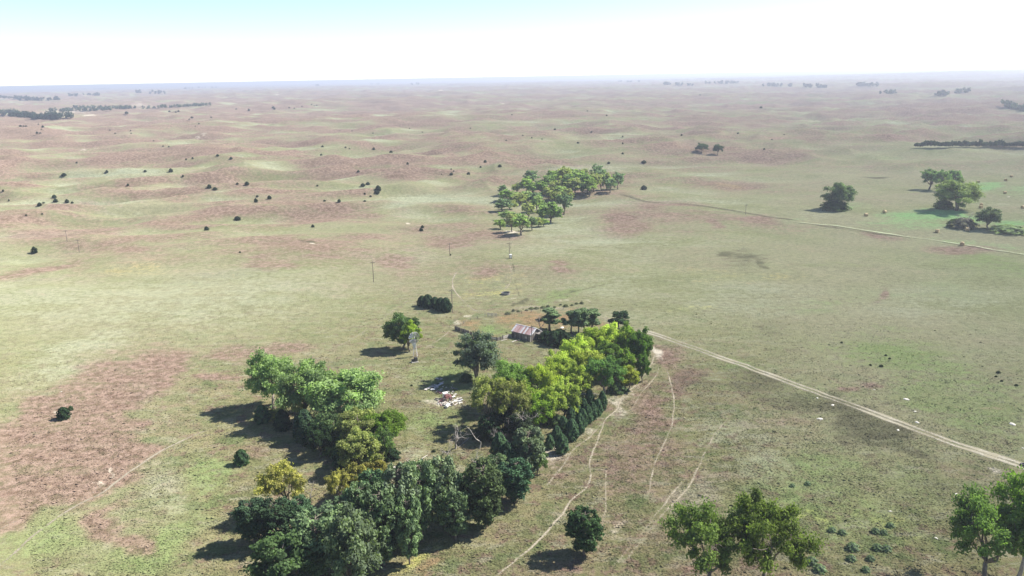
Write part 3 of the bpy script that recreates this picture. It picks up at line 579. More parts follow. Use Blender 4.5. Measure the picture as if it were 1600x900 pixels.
CL = ['first small cedar at the near end of the two rows', 'nearest rounded cedar of the right row', 'second cedar of the left row', 'largest cedar of the right row', 'third cedar of the left row', 'cedar next up the right row after the largest', 'fourth cedar of the left row', 'slim cedar midway up the right row', 'fifth cedar of the left row', 'cedar above the slim one in the right row', 'cedar three from the far end of the right row', 'sixth cedar of the left row', 'cedar second from the far end of the right row', 'darkest cedar at the far end of the left row', 'last cedar of the right row beside the trail']
for (u_, v_, t_, w_), l_ in zip(CN, CL): T('cedar', u_, v_, t_-2, w_*.84, BC, l_, G4)
# behind the shed
T('tallpine', 859, 517, 482, 30, PG, 'pine with bare trunk just behind the shed', None)
for u_, v_, t_, w_, l_ in [(893, 521, 487, 22, 'leftmost of the four pines behind the dark bushes'), (903, 523, 484, 22, 'second of the four pines behind the dark bushes'), (912, 523, 483, 22, 'third of the four pines behind the dark bushes'), (925, 520, 484, 27, 'rightmost and widest of the four pines behind the dark bushes')]:
    T('tallpine', u_, v_, t_, w_, PG, l_, 'row of pines behind the bushes')
T('tallpine', 967, 516, 488, 27, DG, 'lone dark pine peeking over the windbreak end')
T('dead', 847, 521, 492, 28, DG, 'bare dead tree leaning beside the pine behind the shed', lean=.12)
for u_, v_, t_, w_, l_ in [(853, 534, 517, 24, 'dark bush touching the right end of the shed'), (866, 539, 517, 28, 'middle dark bush right of the shed'), (881, 540, 518, 26, 'last dark bush before the yellow-green trees'), (874, 528, 514, 24, 'dark bush at the back of the clump by the shed')]:
    T('bush', u_, v_, t_, w_, CE, l_, 'dark bushes right of the shed', cat='shrub')
# dead wood in the gap
T('dead', 711, 702, 664, 40, DG, 'grey twiggy dead tree in the shade left of the white snag', 'dead trees in the windbreak gap')
T('dead', 824, 690, 634, 48, DG, 'purplish bare tree in front of the vivid green one', 'dead trees in the windbreak gap')
T('dead', 741, 752, 700, 34, DG, 'bare snag standing between the pines', 'dead trees in the windbreak gap')
T('dead', 776, 716, 668, 30, DG, 'thin pale dead tree in the middle of the gap', 'dead trees in the windbreak gap')
T('dead', 700, 724, 688, 34, DG, 'low grey tangle of dead branches behind the pine row', 'dead trees in the windbreak gap')
T('dead', 486, 792, 752, 24, DG, 'small bare tree right of the yellow autumn tree', 'dead trees in the windbreak gap')
T('cedar', 781, 720, 676, 26, BC, 'leaning green cedar in the windbreak gap')
T('bush', 812, 718, 690, 34, CE, 'dark bush between the gap and the upper right pine', cat='shrub')
# foreground right
T('pine', 912, 868, 800, 50, (.05, .095, .04), 'lone round pine in the foreground with a dark shadow blob', None, var=1)
T('bigopen', 1104, 930, 802, 116, (.12, .18, .055), 'left one of the two big cottonwoods at the bottom edge', 'big cottonwoods at the bottom edge', var=4)
T('bigopen', 1188, 930, 784, 126, (.14, .20, .05), 'right and taller one of the two big cottonwoods at the bottom edge', 'big cottonwoods at the bottom edge', var=0)
T('bigopen', 1536, 918, 784, 116, (.12, .20, .06), 'leaning green tree left of the dead-limbed one at the right corner', None, var=1)
T('bigopen', 1606, 925, 756, 112, (.13, .22, .05), 'bright green tree cut by the right edge, with dead limbs', None, var=1)
T('dead', 1592, 900, 796, 70, DG, 'bleached dead tree at the lower right corner', None)
T('bush', 100, 654, 636, 19, DG, 'round dark cedar bush alone on the red grass patch', None)
T('bush', 111, 641, 634, 7, GG, 'tiny bush just behind the lone one on red grass', None)
# sagebrush at lower right
for u_, v_, w_, l_ in [(1268, 880, 18, 'left of the two lowest pale sage bushes'), (1281, 892, 18, 'lower of the two lowest pale sage bushes'), (1300, 830, 12, 'upper left sage bush of the patch'), (1316, 834, 12, 'sage bush beside the upper left one'), (1391, 823, 12, 'topmost sage bush of the patch'), (1368, 832, 13, 'sage bush left of the topmost'), (1381, 834, 12, 'sage bush below the topmost'), (1371, 858, 15, 'paired sage bush at right, its left half'), (1385, 860, 15, 'paired sage bush at right, its right half'), (1332, 858, 18, 'wide sage bush in the middle of the patch'), (1353, 892, 13, 'lowest sage bush on the right'), (1330, 875, 14, 'sage bush under the wide one'), (1360, 875, 13, 'sage bush between the pairs'), (1238, 760, 8, 'small sage bush above the cottonwoods'), (1262, 757, 9, 'second small sage bush above the cottonwoods')]:
    T('bush', u_, v_, v_-w_*.55, w_, (.20, .27, .18), l_, 'sage bushes in the lower right', cat='shrub')

# distant grove
def nth(i): return ['first', 'second', 'third', 'fourth', 'fifth', 'sixth', 'seventh', 'eighth', 'ninth', 'tenth', 'eleventh', 'twelfth', 'thirteenth', 'fourteenth', 'fifteenth', 'sixteenth'][i] if i < 16 else '%dth' % (i+1)
GR = [(782, 358, 344, 14), (800, 362, 336, 17), (814, 367, 338, 22), (831, 360, 340, 14), (840, 355, 341, 14), (860, 347, 318, 26), (848, 344, 325, 18), (825, 343, 318, 16), (793, 345, 330, 20), (786, 330, 312, 20), (798, 328, 314, 18), (790, 316, 298, 20), (801, 312, 300, 16), (812, 322, 302, 18), (823, 316, 300, 18), (838, 318, 302, 18), (857, 314, 294, 16), (845, 304, 284, 18), (823, 300, 278, 16), (829, 292, 268, 18), (833, 304, 286, 16), (786, 304, 290, 12), (809, 302, 288, 14), (858, 298, 274, 18), (862, 292, 268, 16), (871, 304, 284, 18), (875, 312, 292, 20), (881, 335, 304, 18), (882, 296, 262, 20), (889, 302, 274, 20), (894, 290, 266, 18), (898, 305, 280, 22), (903, 296, 268, 20), (908, 306, 284, 20), (912, 290, 266, 16), (916, 302, 274, 20), (921, 307, 280, 20), (928, 300, 272, 20), (933, 282, 258, 17), (940, 298, 268, 18), (947, 298, 272, 16), (953, 301, 280, 15), (965, 296, 271, 16), (870, 320, 300, 16), (840, 330, 308, 16), (868, 284, 268, 14), (877, 280, 264, 14), (806, 352, 334, 16), (850, 354, 342, 12), (888, 314, 296, 14)]
gc = [(.25, .36, .12), (.21, .32, .12), (.31, .37, .15), (.19, .28, .16), (.27, .38, .15), (.30, .35, .15)]
gl = ['light green cottonwood in the distant grove', 'mid green cottonwood in the distant grove', 'yellowish cottonwood in the distant grove', 'dark grey-green tree in the distant grove', 'soft green tree in the distant grove', 'olive tree in the distant grove']
GSP = {0: 'lowest left tree of the distant grove', 2: 'tree above the bare white patch at the grove foot', 5: 'wide umbrella-crowned tree at the grove lower right', 19: 'grey-green tree rising at the upper left of the distant grove', 27: 'tree standing apart on the right flank of the distant grove', 38: 'highest tree at the top of the distant grove', 41: 'second tree from the right end of the distant grove', 42: 'rightmost tree of the distant grove'}
GLAB = {}
for lo, hi, nm in [(0, 292, 'top edge'), (292, 304, 'upper part'), (304, 318, 'upper middle'), (318, 340, 'lower middle'), (340, 400, 'lowest part')]:
    for k_, (u_, i) in enumerate(sorted((g[0], i) for i, g in enumerate(GR) if lo <= g[1] < hi)): GLAB[i] = nth(k_)+' from left in the '+nm+' of the distant grove'
for i, (u_, v_, t_, w_) in enumerate(GR):
    c = i*5 % 6 if i not in (19, 38, 42, 41) else 3
    T('grove', u_, v_, t_-(v_-t_)*.05, w_*1.22, gc[c], GSP.get(i) or gl[c].replace(' in the distant grove', '')+', '+GLAB[i], 'cottonwoods of the distant grove')
# right meadow trees
T('round', 1310, 327, 287, 42, (.13, .19, .11), 'dark green tree standing alone left of the hay meadow', var=2)
T('bush', 1304, 328, 312, 40, GG, 'brush at the foot of the lone meadow tree', cat='shrub')
for u_, v_, t_, w_, l_ in [(1452, 296, 265, 28, 'left tree of the meadow group of three'), (1469, 299, 266, 26, 'middle tree of the meadow group of three'), (1489, 293, 267, 24, 'right tree of the meadow group of three')]: T('grove', u_, v_, t_, w_, (.15, .25, .10), l_, 'meadow group of three trees')
T('multi', 1494, 329, 283, 62, (.19, .25, .11), 'large spreading tree in front of the meadow group', var=3)
T('bush', 1474, 326, 312, 26, GG, 'bush left of the large spreading meadow tree', cat='shrub')
T('dead', 1510, 356, 330, 30, DG, 'grey bare thicket by the green meadow strip'); T('bush', 1505, 356, 340, 36, (.17, .175, .14), 'greyish brush in the meadow strip', cat='shrub')
T('round', 1544, 358, 325, 32, (.11, .15, .10), 'dark leaning tree right of the grey thicket'); T('bush', 1490, 355, 342, 20, (.09, .13, .07), 'low green brush left of the grey thicket', cat='shrub'); T('bush', 1575, 362, 352, 50, (.18, .25, .13), 'reed-like brush at the right edge of the meadow', cat='shrub')
T('broad', 1096, 239, 224, 18, (.07, .12, .07), 'left one of two lone trees on the far dunes', 'two lone trees on the far dunes'); T('broad', 1121, 242, 226, 15, (.07, .12, .07), 'right one of two lone trees on the far dunes', 'two lone trees on the far dunes')
# shelterbelt
rs = np.random.RandomState(5)
for i in range(38):
    u_ = 1433+i*4.9+rs.uniform(-1, 1); T('fartree', u_, 231+rs.uniform(-.5, .4), 221.5-rs.uniform(0, 1.8)+(2 if i < 2 else 0), 8, (.03, .055, .04), 'dark tree, '+nth(i)+' from the left in the long shelterbelt' if i else 'leftmost tree of the long shelterbelt at right', 'trees of the far shelterbelt', simple=True)
# scattered cedars
DOTS = [(100, 274, 6), (167, 269, 4), (200, 289, 3), (227, 268, 4), (267, 268, 6), (286, 275, 3), (291, 249, 3), (301, 247, 3), (340, 243, 3.5), (361, 248, 4), (327, 293, 7), (336, 296, 6), (371, 287, 3), (386, 288, 5), (5, 298, 3), (14, 313, 3), (85, 308, 5), (87, 315, 6), (62, 321, 6), (68, 317, 3), (105, 316, 6), (113, 317, 4), (54, 394, 9), (41, 336, 2.5), (66, 334, 2.5), (371, 343, 8), (323, 359, 7), (400, 315, 6), (421, 310, 6), (402, 307, 3), (375, 394, 2.5), (489, 354, 5.5), (496, 290, 3), (507, 314, 3), (530, 315, 5), (560, 268, 3.5), (567, 290, 5), (575, 288, 5), (591, 297, 9), (589, 302, 6), (570, 303, 3), (579, 307, 3), (570, 314, 3), (504, 229, 3.5), (502, 242, 3), (540, 230, 2.5), (546, 232, 2), (584, 233, 3.5), (611, 238, 4), (637, 256, 4), (583, 208, 2), (705, 273, 4), (705, 264, 2), (709, 267, 2), (732, 272, 4), (751, 261, 3.5), (758, 253, 4), (781, 260, 4), (658, 360, 5), (660, 355, 4), (704, 398, 2.5), (951, 255, 4), (973, 240, 4), (1006, 254, 6), (1006, 295, 7), (973, 224, 2.5), (973, 213, 2.5), (903, 223, 2.5), (924, 206, 2.5), (867, 202, 2.5), (831, 215, 2), (847, 217, 2), (817, 211, 2), (791, 219, 2.5), (1153, 208, 2.5), (1194, 233, 3), (1065, 211, 3), (1189, 168, 3), (32, 197, 3), (37, 197, 2.5), (41, 197, 3), (67, 198, 4), (58, 208, 3.5), (63, 208, 3), (65, 202, 2), (60, 194, 2), (172, 203, 2), (180, 208, 2), (204, 204, 2), (205, 208, 2), (255, 228, 2), (264, 229, 2), (240, 220, 2), (198, 177, 4), (265, 174, 2.5), (275, 175, 3), (279, 174, 3), (300, 184, 3), (296, 186, 2), (311, 193, 2), (305, 197, 2), (330, 183, 2), (389, 172, 3), (369, 170, 2), (427, 168, 3), (429, 170, 3), (452, 168, 2), (460, 169, 2), (472, 166, 2), (487, 163, 2), (491, 165, 2), (495, 164, 2), (120, 254, 2), (690, 272, 2), (800, 179, 2), (948, 180, 2), (918, 173, 2), (1206, 218, 2), (1225, 210, 2), (550, 204, 1.6), (640, 200, 1.6), (735, 200, 1.6), (1094, 148, 2), (660, 206, 1.6)]
DLAB = {}
for lo, hi, nm in [(0, 180, 'in the far band under the horizon'), (180, 215, 'on the far dunes'), (215, 250, 'on the middle far dunes'), (250, 285, 'on the middle dunes'), (285, 305, 'on the pink dunes level with the grove'), (305, 420, 'on the nearest dunes')]:
    for a_, b_, cn in [(-9, 300, 'leftmost quarter'), (300, 620, 'left of centre'), (620, 900, 'around the centre'), (900, 1700, 'right part')]:
        for k_, (u_, i) in enumerate(sorted((g[0], i) for i, g in enumerate(DOTS) if lo <= g[1] < hi and a_ <= g[0] < b_)): DLAB[i] = ', '+nth(k_)+' from left '+nm+', '+cn
for i, (u_, v_, s_) in enumerate(DOTS):
    sp = {(54, 394): 'dark cedar alone on the left slope near the utility poles', (327, 293): 'left one of a close pair of cedars on the pink dune', (336, 296): 'right one of a close pair of cedars on the pink dune', (371, 343): 'green-tinted round cedar on the pale slope', (323, 359): 'cedar alone below the green-tinted one', (591, 297): 'broadest dark cedar on the mid dunes', (1006, 254): 'cedar alone behind the grove right end', (1006, 295): 'cedar right of the distant grove near the ditch start', (489, 354): 'low cedar above the sand blowout', (100, 274): 'largest cedar on the upper left dunes'}.get((u_, v_))
    small = ('dark cedar' if s_ >= 4 else 'small cedar' if s_ >= 3 else 'tiny cedar')+DLAB[i]
    T('dot', u_, v_+1, v_+1-s_*.95, s_*(1.0+.25*((i*7) % 5)/5), (.03, .05, .032), sp or small, 'cedars scattered on the dunes', simple=True)
# far woods: one reading mass each
def woods(name, spots, label, color, hm, seed, n_leaf=60, size=1.6):
    rs = np.random.RandomState(seed); C = []; rc = []
    for (ua, va, ub, vb, dens) in spots:
        for i in range(dens):
            t = rs.rand(); P = at(ua+(ub-ua)*t, va+(vb-va)*t+rs.uniform(-.3, .3)); hh = hm*rs.uniform(.6, 1.15)
            for k in range(3): C.append(P+np.array([rs.normal()*hh*.25, rs.normal()*hh*.25, hh*(.25+.25*k)])); rc.append(hh*.32)
    C = np.array(C); V, Q, var = leaves(rs, C, np.array(rc), len(C)*n_leaf//3, size, .9, .4, .5, .5)
    o = link(name, mesh_np(name, V, Q, LEAF, dict(var=var))); o.color = (*color, 1); tag(o, label, 'trees', None, 'stuff')
woods('far_woods', [(-10, 176, 25, 178, 22), (20, 181, 60, 185, 40), (50, 186, 95, 186, 45), (75, 183, 112, 184, 25), (0, 180, 40, 184, 20)], 'dark blue-green wood at the far left', (.035, .065, .05), 13, 3)
woods('far_woods', [(75, 174, 135, 173, 40), (115, 169, 200, 170, 50), (140, 173, 175, 172, 18), (195, 170, 212, 169, 12), (225, 170, 330, 165, 46)], 'grey-green line of trees in the far left valley', (.085, .12, .085), 10, 4)
woods('far_woods', [(-5, 153, 45, 155, 22), (30, 157, 90, 156, 26), (108, 150, 120, 150, 8), (130, 148, 155, 149, 14)], 'thin dark tree belts near the left horizon', (.04, .07, .06), 16, 5, 60, 3)
woods('far_woods', [(120, 140, 170, 139, 12), (285, 139, 340, 137, 14), (233, 146, 258, 146, 10), (212, 145, 222, 145, 6), (575, 132, 600, 132, 9), (640, 133, 655, 132, 5), (490, 134, 500, 134, 4)], 'tree belts on the horizon left of centre', (.05, .07, .07), 20, 6, 50, 5)
woods('far_woods', [(1035, 132, 1085, 134, 16), (1100, 131, 1152, 130, 18), (1192, 134, 1236, 135, 14), (1255, 136, 1292, 137, 16), (1342, 134, 1372, 135, 14), (965, 128, 1000, 128, 8)], 'dark tree belts near the right horizon', (.045, .065, .07), 15, 7, 50, 4)
woods('far_woods', [(1374, 146, 1398, 146, 10), (1460, 149, 1485, 148, 8), (1490, 146, 1500, 145, 7), (1504, 144, 1524, 144, 7), (1572, 167, 1605, 175, 24)], 'scattered valley trees below the right horizon', (.06, .09, .08), 12, 8, 60, 2.5)
#BUILT_BEGIN
# ------------------------------------------------------------------ haze
def build_haze():
    me = bpy.data.meshes.new('haze'); mb = MB(); mb.box((0, 0, (-40+HAZE_TOP)/2), (56000, 56000, 40+HAZE_TOP)); me.from_pydata(mb.v, [], mb.f)
    m = bpy.data.materials.new('haze'); m.use_nodes = True; nt = m.node_tree; nt.nodes.clear(); out = nt.nodes.new('ShaderNodeOutputMaterial')
    pv = nt.nodes.new('ShaderNodeVolumePrincipled'); pv.inputs['Color'].default_value = (.68, .72, .83, 1); pv.inputs['Density'].default_value = HAZE_D; pv.inputs['Anisotropy'].default_value = .25
    nt.links.new(pv.outputs[0], out.inputs['Volume']); me.materials.append(m); tag(link('haze', me), 'thin pale air over the whole prairie', kind='stuff')
HAZE_TOP, HAZE_D = 84.2, 1.65e-4
build_haze()

# ------------------------------------------------------------------ shed
def axes(a, b):
    A, B = at(*a), at(*b); d = B-A; L = float(np.hypot(d[0], d[1])); return A, B, L, math.atan2(d[1], d[0])
def build_shed():
    A, B, L, an = axes((800, 527.5), (828, 534)); L = 7.6; D = 6.0; hw = 2.1; rise = 1.75
    t = empty('shed', ((A+B)/2)-np.array([math.cos(an), math.sin(an), 0])*0, an); t.location.z = min(A[2], B[2])-.05
    tag(t, 'weathered board shed with a faded red and silver tin roof', 'shed')
    rs = np.random.RandomState(4); n = 20; wd = L/n
    plank = MB().box((0, 0, .5), (wd*.9, .05, 1)).mesh('plank', GREYWOOD); plank2 = MB().box((0, 0, .5), (wd*.9, .05, 1)).mesh('plank', DARKWOOD)
    for i in range(n):
        x = -L/2+wd*(i+.5)
        if i in (4, 5, 6): continue
        link('plank', plank if rs.rand() < .65 else plank2, t, (x, rs.uniform(-.01, .01), 0), 0, (1, 1, hw-rs.uniform(0, .06)))
        link('plank', plank2, t, (x, D, 0), 0, (1, 1, hw))
    m = 14; wy = D/m
    for i in range(m):
        y = wy*(i+.5); hh = hw+rise*(1-abs(y-D/2)/(D/2))-.08
        for sx in (-1, 1): link('plank', plank if rs.rand() < .7 else plank2, t, (sx*(L/2-.03), y, 0), math.pi/2, (wy/wd, 1, hh))
    d = MB().box((-L/2+wd*5.5, .12, hw/2-.1), (wd*3, .06, hw-.3)).obj('door', DARKWOOD, t)
    MB().box((-L/2+wd*4.3, .07, 1.0), (.06, .05, .25)).obj('handle', TIN, d)
    MB().box((0, -.03, hw-.06), (L, .05, .14)).obj('trim_board', GREYWOOD, t)
    MB().box((2.1, -.035, 1.2), (.8, .04, .7)).obj('window_frame', BLEACHED, t)
    # corrugated sheets, overlapping along the eaves
    cols = [TIN, PINKTIN, PINKTIN, RUST, PINKTIN, TIN, RUST, TIN, RUST, PINKTIN, PINKTIN, TIN]; ns = len(cols); W = (L+.7)/ns; half = D/2+.35; ang = math.atan2(rise, D/2)
    for side in (0, 1):
        for i, mt in enumerate(cols):
            x0 = -(L+.7)/2+W*i; V = []; k = 7
            ln = half*(.97+.05*rs.rand())
            for s_ in (0, 1):
                for j in range(k):
                    for z in (0, .03): V.append((x0+W*1.03*j/(k-1), ln*s_, (.035 if j % 2 else 0)+z+.006*(i % 2)))
            Q = []
            for j in range(k-1):
                a = 2*j; b = a+2; o_ = 2*k; Q += [(a+1, b+1, b+1+o_, a+1+o_), (a, a+o_, b+o_, b), (a, b, b+1, a+1), (a+o_, a+1+o_, b+1+o_, b+o_)]
            Q += [(0, 1, 1+2*k, 2*k), (2*k-2, 4*k-2, 4*k-1, 2*k-1)]
            mb = MB(); mb.add(V, Q); o = mb.obj('roof_sheet', mt if rs.rand() < .9 or side == 0 else RUST, t)
            if side == 0: o.rotation_euler = (ang, 0, 0); o.location = (0, D/2-math.cos(ang)*ln, hw+rise-math.sin(ang)*ln+.05)
            else: o.rotation_euler = (ang, 0, math.pi); o.location = (0, D/2+math.cos(ang)*ln, hw+rise-math.sin(ang)*ln+.05)
    MB().box((0, D/2, hw+rise+.09), (L+.72, .3, .05)).obj('ridge_cap', TIN, t)
    for s_ in (0, 1):
        mb = MB(); e = half; x = (L+.75)/2
        mb.tube([(x, D/2, hw+rise+.05), (x, D/2-(e if s_ == 0 else -e)*math.cos(ang), hw+rise-math.sin(ang)*e+.05)], [.09, .09], 4); mb.obj('rake_trim', TIN, t)
    # open lean-to behind the right end
    mb = MB(); mb.box((L/2+1.9, D-1.6, 2.05), (3.4, 3.0, .07), 0, 0, .06); mb.obj('lean_to_roof', GREYWOOD, t)
    for px_, py_ in ((L/2+3.4, D-.3), (L/2+3.4, D-2.9), (L/2+.4, D-.3)): MB().box((px_, py_, .97), (.14, .14, 1.95)).obj('post', DARKWOOD, t)
build_shed()

# ------------------------------------------------------------------ corral
def build_fence():
    pts = [(711, 515), (735, 523.5), (760, 528.5), (776, 532.5), (786, 530), (799, 526.5)]; P = [at(*p) for p in pts]
    t = empty('corral_fence', P[0]); tag(t, 'dark board corral fence running from trail corner to the shed', 'fence'); O = P[0]; rs = np.random.RandomState(8)
    bd = {m_.name: MB().box((0, 0, .5), (.24, .035, 1)).mesh('board', m_) for m_ in (DARKWOOD, GREYWOOD, BLEACHED)}
    hb = {m_.name: MB().box((.5, 0, 0), (1, .035, .22)).mesh('rail', m_) for m_ in (DARKWOOD, GREYWOOD, BLEACHED, TIN)}
    pm = MB().box((0, 0, .75), (.18, .18, 1.5)).mesh('post', DARKWOOD)
    for si in range(5):
        a, b = P[si], P[si+1]; d = b-a; L = float(np.hypot(d[0], d[1])); an = math.atan2(d[1], d[0]); ux = np.array([math.cos(an), math.sin(an), 0])
        for k in range(int(L/2.4)+1):
            q = a+ux*min(L, 2.4*k)-O; q[2] = float(height(*(q+O)[:2]))-O[2]-.1; link('post', pm, t, q, an)
        if si in (0, 1, 3):
            x = .15
            while x < L:
                q = a+ux*x; q[2] = float(height(q[0], q[1]))-.03; q = q-O+np.array([ux[1], -ux[0], 0])*.12
                if rs.rand() > .05: link('board', bd[(DARKWOOD if rs.rand() < .8 else GREYWOOD).name], t, q, an+rs.uniform(-.03, .03), (1, 1, rs.uniform(1.25, 1.55) if si == 0 else rs.uniform(1.0, 1.25)))
                x += .27
        for j in range(3 if si in (2, 4) else 2):
            q = a-O+np.array([ux[1], -ux[0], 0])*(.15 if si in (2, 4) else -.1); z = .3+.36*j; mt = {2: GREYWOOD, 4: BLEACHED}.get(si, DARKWOOD) if not (si == 2 and j == 1) else TIN
            q[2] += z; o = link('rail', hb[mt.name], t, q, an, (L, 1, 1.35 if si in (2, 4) else .6)); o.rotation_euler.y = -math.atan2(d[2], L)
build_fence()
def rail_fence(pts, label, mat, hh=1.2, step=3.0, wires=3):
    P = [at(*p) for p in pts]; t = empty('wire_fence', P[0]); tag(t, label, 'fence'); O = P[0]; pm = MB().box((0, 0, hh/2), (.12, .12, hh)).mesh('post', mat)
    for i in range(len(P)-1):
        d = P[i+1]-P[i]; L = float(np.hypot(d[0], d[1])); n = max(1, int(L/step)); S = []
        for k in range(n+1):
            q = P[i]+d*k/n; q[2] = float(height(q[0], q[1]))
            if k < n or i == len(P)-2: link('post', pm, t, q-O-np.array([0, 0, .1]), .3*k)
            S.append(q-O)
        for j in range(wires):
            mb = MB(); mb.tube([s+np.array([0, 0, hh*(.35+.3*j)]) for s in S], [.015]*len(S), 3, False); mb.obj('wire', GREYWOOD, t)
rail_fence([(714, 512), (735, 501), (758, 495)], 'post and wire fence along the left side of the corral', GREYWOOD)
rail_fence([(778, 495.5), (800, 492), (845, 486), (880, 484)], 'post and wire fence behind the rust coloured corral grass', GREYWOOD)
def gate(a, b, label, mat):
    A, B = at(*a), at(*b); d = B-A; L = float(np.hypot(d[0], d[1])); t = empty('gate', A, math.atan2(d[1], d[0])); tag(t, label, 'gate')
    for z in (.35, .7, 1.05, 1.35): MB().box((L/2, 0, z), (L, .05, .13)).obj('rail', mat, t)
    for x in (0, L/2, L): MB().box((x, .06, .75), (.14, .08, 1.5)).obj('post', mat, t)
    MB().box((L/2, -.05, .85), (L*1.02, .04, .1), 0, 0, .25).obj('brace', mat, t)
gate((762, 495), (776, 495.5), 'bleached wooden gate beside the bare white sand patch', BLEACHED)
def board(u, v, u2, v2, label, mat=BLEACHED, wdt=.3, th=.06, lift=.08, name='fallen_board', group=None, cat='board'):
    A, B = at(u, v), at(u2, v2); d = B-A; L = float(np.hypot(d[0], d[1])); c = (A+B)/2; mb = MB(); mb.box((-L*.25, 0, 0), (L*.5, wdt, th), .02); mb.box((L*.24, .01, .005), (L*.5, wdt*.92, th), -.03); mb.box((L*.3, 0, th*.9), (wdt*.5, wdt*1.3, th*.7))
    o = mb.obj(name, mat, None, loc=c+np.array([0, 0, lift]), rz=math.atan2(d[1], d[0])); tag(o, label, cat, group)
board(783, 532.5, 792, 530.5, 'pale board lying left of the shed front', BLEACHED); board(800, 534.5, 808, 531.5, 'pale board lying right in front of the shed door', BLEACHED); board(806, 533, 812, 532, 'short brownish board by the shed wall', RUST, .25)
P = at(811, 536); tag(MB().box((0, 0, .5), (.16, .16, 1.1)).box((.0, 0, 1.05), (.2, .2, .08)).obj('post', BLEACHED, None, loc=P), 'short pale post standing in front of the shed', 'post')
# ------------------------------------------------------------------ stock tank
def tank(u, v, r, h, label, wall=GREYWOOD):
    P = at(u, v); t = empty('stock_tank', P); tag(t, label, 'tank'); n = 28
    mb = MB(); V = []; prof = [(r, 0), (r, h*.48), (r+.04, h*.5), (r, h*.52), (r, h), (r+.05, h+.02), (r+.05, h+.07), (r-.05, h+.07), (r-.05, .1)]
    for q, z in prof:
        for k in range(n): V.append((math.cos(2*math.pi*k/n)*q, math.sin(2*math.pi*k/n)*q, z))
    mb.add(V, [(i*n+k, i*n+(k+1) % n, (i+1)*n+(k+1) % n, (i+1)*n+k) for i in range(len(prof)-1) for k in range(n)]); mb.obj('tank_wall', wall, t)
    mb = MB(); mb.add([(math.cos(2*math.pi*k/n)*(r-.05), math.sin(2*math.pi*k/n)*(r-.05), h*.45) for k in range(n)], [tuple(range(n))]); mb.obj('water', WATER, t)
    MB().tube([(r-.1, 0, h+.3), (r+.5, 0, h+.3), (r+.5, 0, 0)], [.04]*3, 6).obj('inlet_pipe', TIN, t)
tank(790, 460, 1.65, .75, 'round metal stock tank with dark water beyond the corral')
P = at(798, 404); t = empty('feeder', P, .2); tag(t, 'small white mineral feeder below the distant grove', 'feeder'); MB().box((0, 0, 1.1), (.8, .8, 1.4)).obj('bin', WHITEP, t); MB().box((0, 0, 1.92), (1.2, 1.2, .12), .1).obj('lid', WHITEP, t)
for sx in (-1, 1): MB().box((sx*.5, 0, .2), (.1, 1.2, .4)).obj('skid', GREYWOOD, t)
# ------------------------------------------------------------------ windmill
def windmill():
    P = at(649, 557); t = empty('windmill', P); t.scale = (.78, .78, .85); tag(t, 'old farm windmill with white vane hanging beside the rounded tree', 'windmill'); Hh = 7.2; bw = .85
    for sx, sy in ((-1, -1), (1, -1), (1, 1), (-1, 1)): MB().tube([(sx*bw, sy*bw, 0), (sx*.14, sy*.14, Hh)], [.045, .035], 4).obj('leg', TIN, t)
    lv = [0, 1.4, 2.8, 4.2, 5.5, 6.6]
    for i in range(len(lv)-1):
        w0 = bw-(bw-.14)*lv[i]/Hh; w1 = bw-(bw-.14)*lv[i+1]/Hh; mb = MB()
        for (a, b) in (((-1, -1), (1, -1)), ((1, -1), (1, 1)), ((1, 1), (-1, 1)), ((-1, 1), (-1, -1))):
            mb.tube([(a[0]*w0, a[1]*w0, lv[i]), (b[0]*w1, b[1]*w1, lv[i+1])], [.02, .02], 3); mb.tube([(b[0]*w0, b[1]*w0, lv[i]), (a[0]*w1, a[1]*w1, lv[i+1])], [.02, .02], 3); mb.tube([(a[0]*w1, a[1]*w1, lv[i+1]), (b[0]*w1, b[1]*w1, lv[i+1])], [.02, .02], 3)
        mb.obj('brace', TIN, t)
    MB().box((0, 0, Hh-.9), (1.3, 1.3, .06)).obj('platform', GREYWOOD, t)
    g = MB().box((0, 0, Hh+.1), (.3, .7, .35)).obj('gearbox', TIN, t)
    # the wheel faces the camera's right, tipped on its broken mount
    wh = bpy.data.objects.new('wheel', MB().tube([(0, -.2, 0), (0, .2, 0)], [.16, .16], 10).mesh('wheel', TIN)); COL.objects.link(wh); wh.parent = t; wh.location = (0, -.5, Hh+.1); wh.rotation_euler = (.1, 0, .45)
    nb = 18; bl = MB(); R_ = 2.35; V = []; 
    bl.add([(-.07, .0, .55), (.07, .05, .55), (.30, .16, R_), (-.30, -.10, R_), (-.07, .02, .55), (.07, .07, .55), (.30, .18, R_), (-.30, -.08, R_)], [(0, 1, 2, 3), (7, 6, 5, 4), (0, 3, 7, 4), (1, 5, 6, 2), (0, 4, 5, 1), (3, 2, 6, 7)]); bm = bl.mesh('blade', TIN)
    for k in range(nb):
        if k in (5, 6, 13): continue
        o = link('blade', bm, wh); o.rotation_euler = (0, 2*math.pi*k/nb, 0)
    for rr_ in (1.0, 2.0):
        mb = MB(); mb.tube([(math.cos(2*math.pi*k/24)*rr_, .09, math.sin(2*math.pi*k/24)*rr_) for k in range(25)], [.025]*25, 4, False); mb.obj('wheel_ring', TIN, wh)
    mb = MB(); x0 = -.1; y0 = -1.0; V = [(x0-.85, y0, Hh-1.9), (x0+.85, y0, Hh-1.9), (x0+.1, y0+.1, Hh-4.4), (x0-.1, y0+.1, Hh-4.4)]; mb.add(V+[(a, b+.04, c) for a, b, c in V], [(0, 3, 2, 1), (4, 5, 6, 7), (0, 1, 5, 4), (1, 2, 6, 5), (2, 3, 7, 6), (3, 0, 4, 7)]); mb.obj('tail_vane', WHITEP, t)
    MB().tube([(0, 0, Hh+.1), (x0, y0, Hh-1.9)], [.05, .04], 5).obj('tail_arm', TIN, t)
windmill()
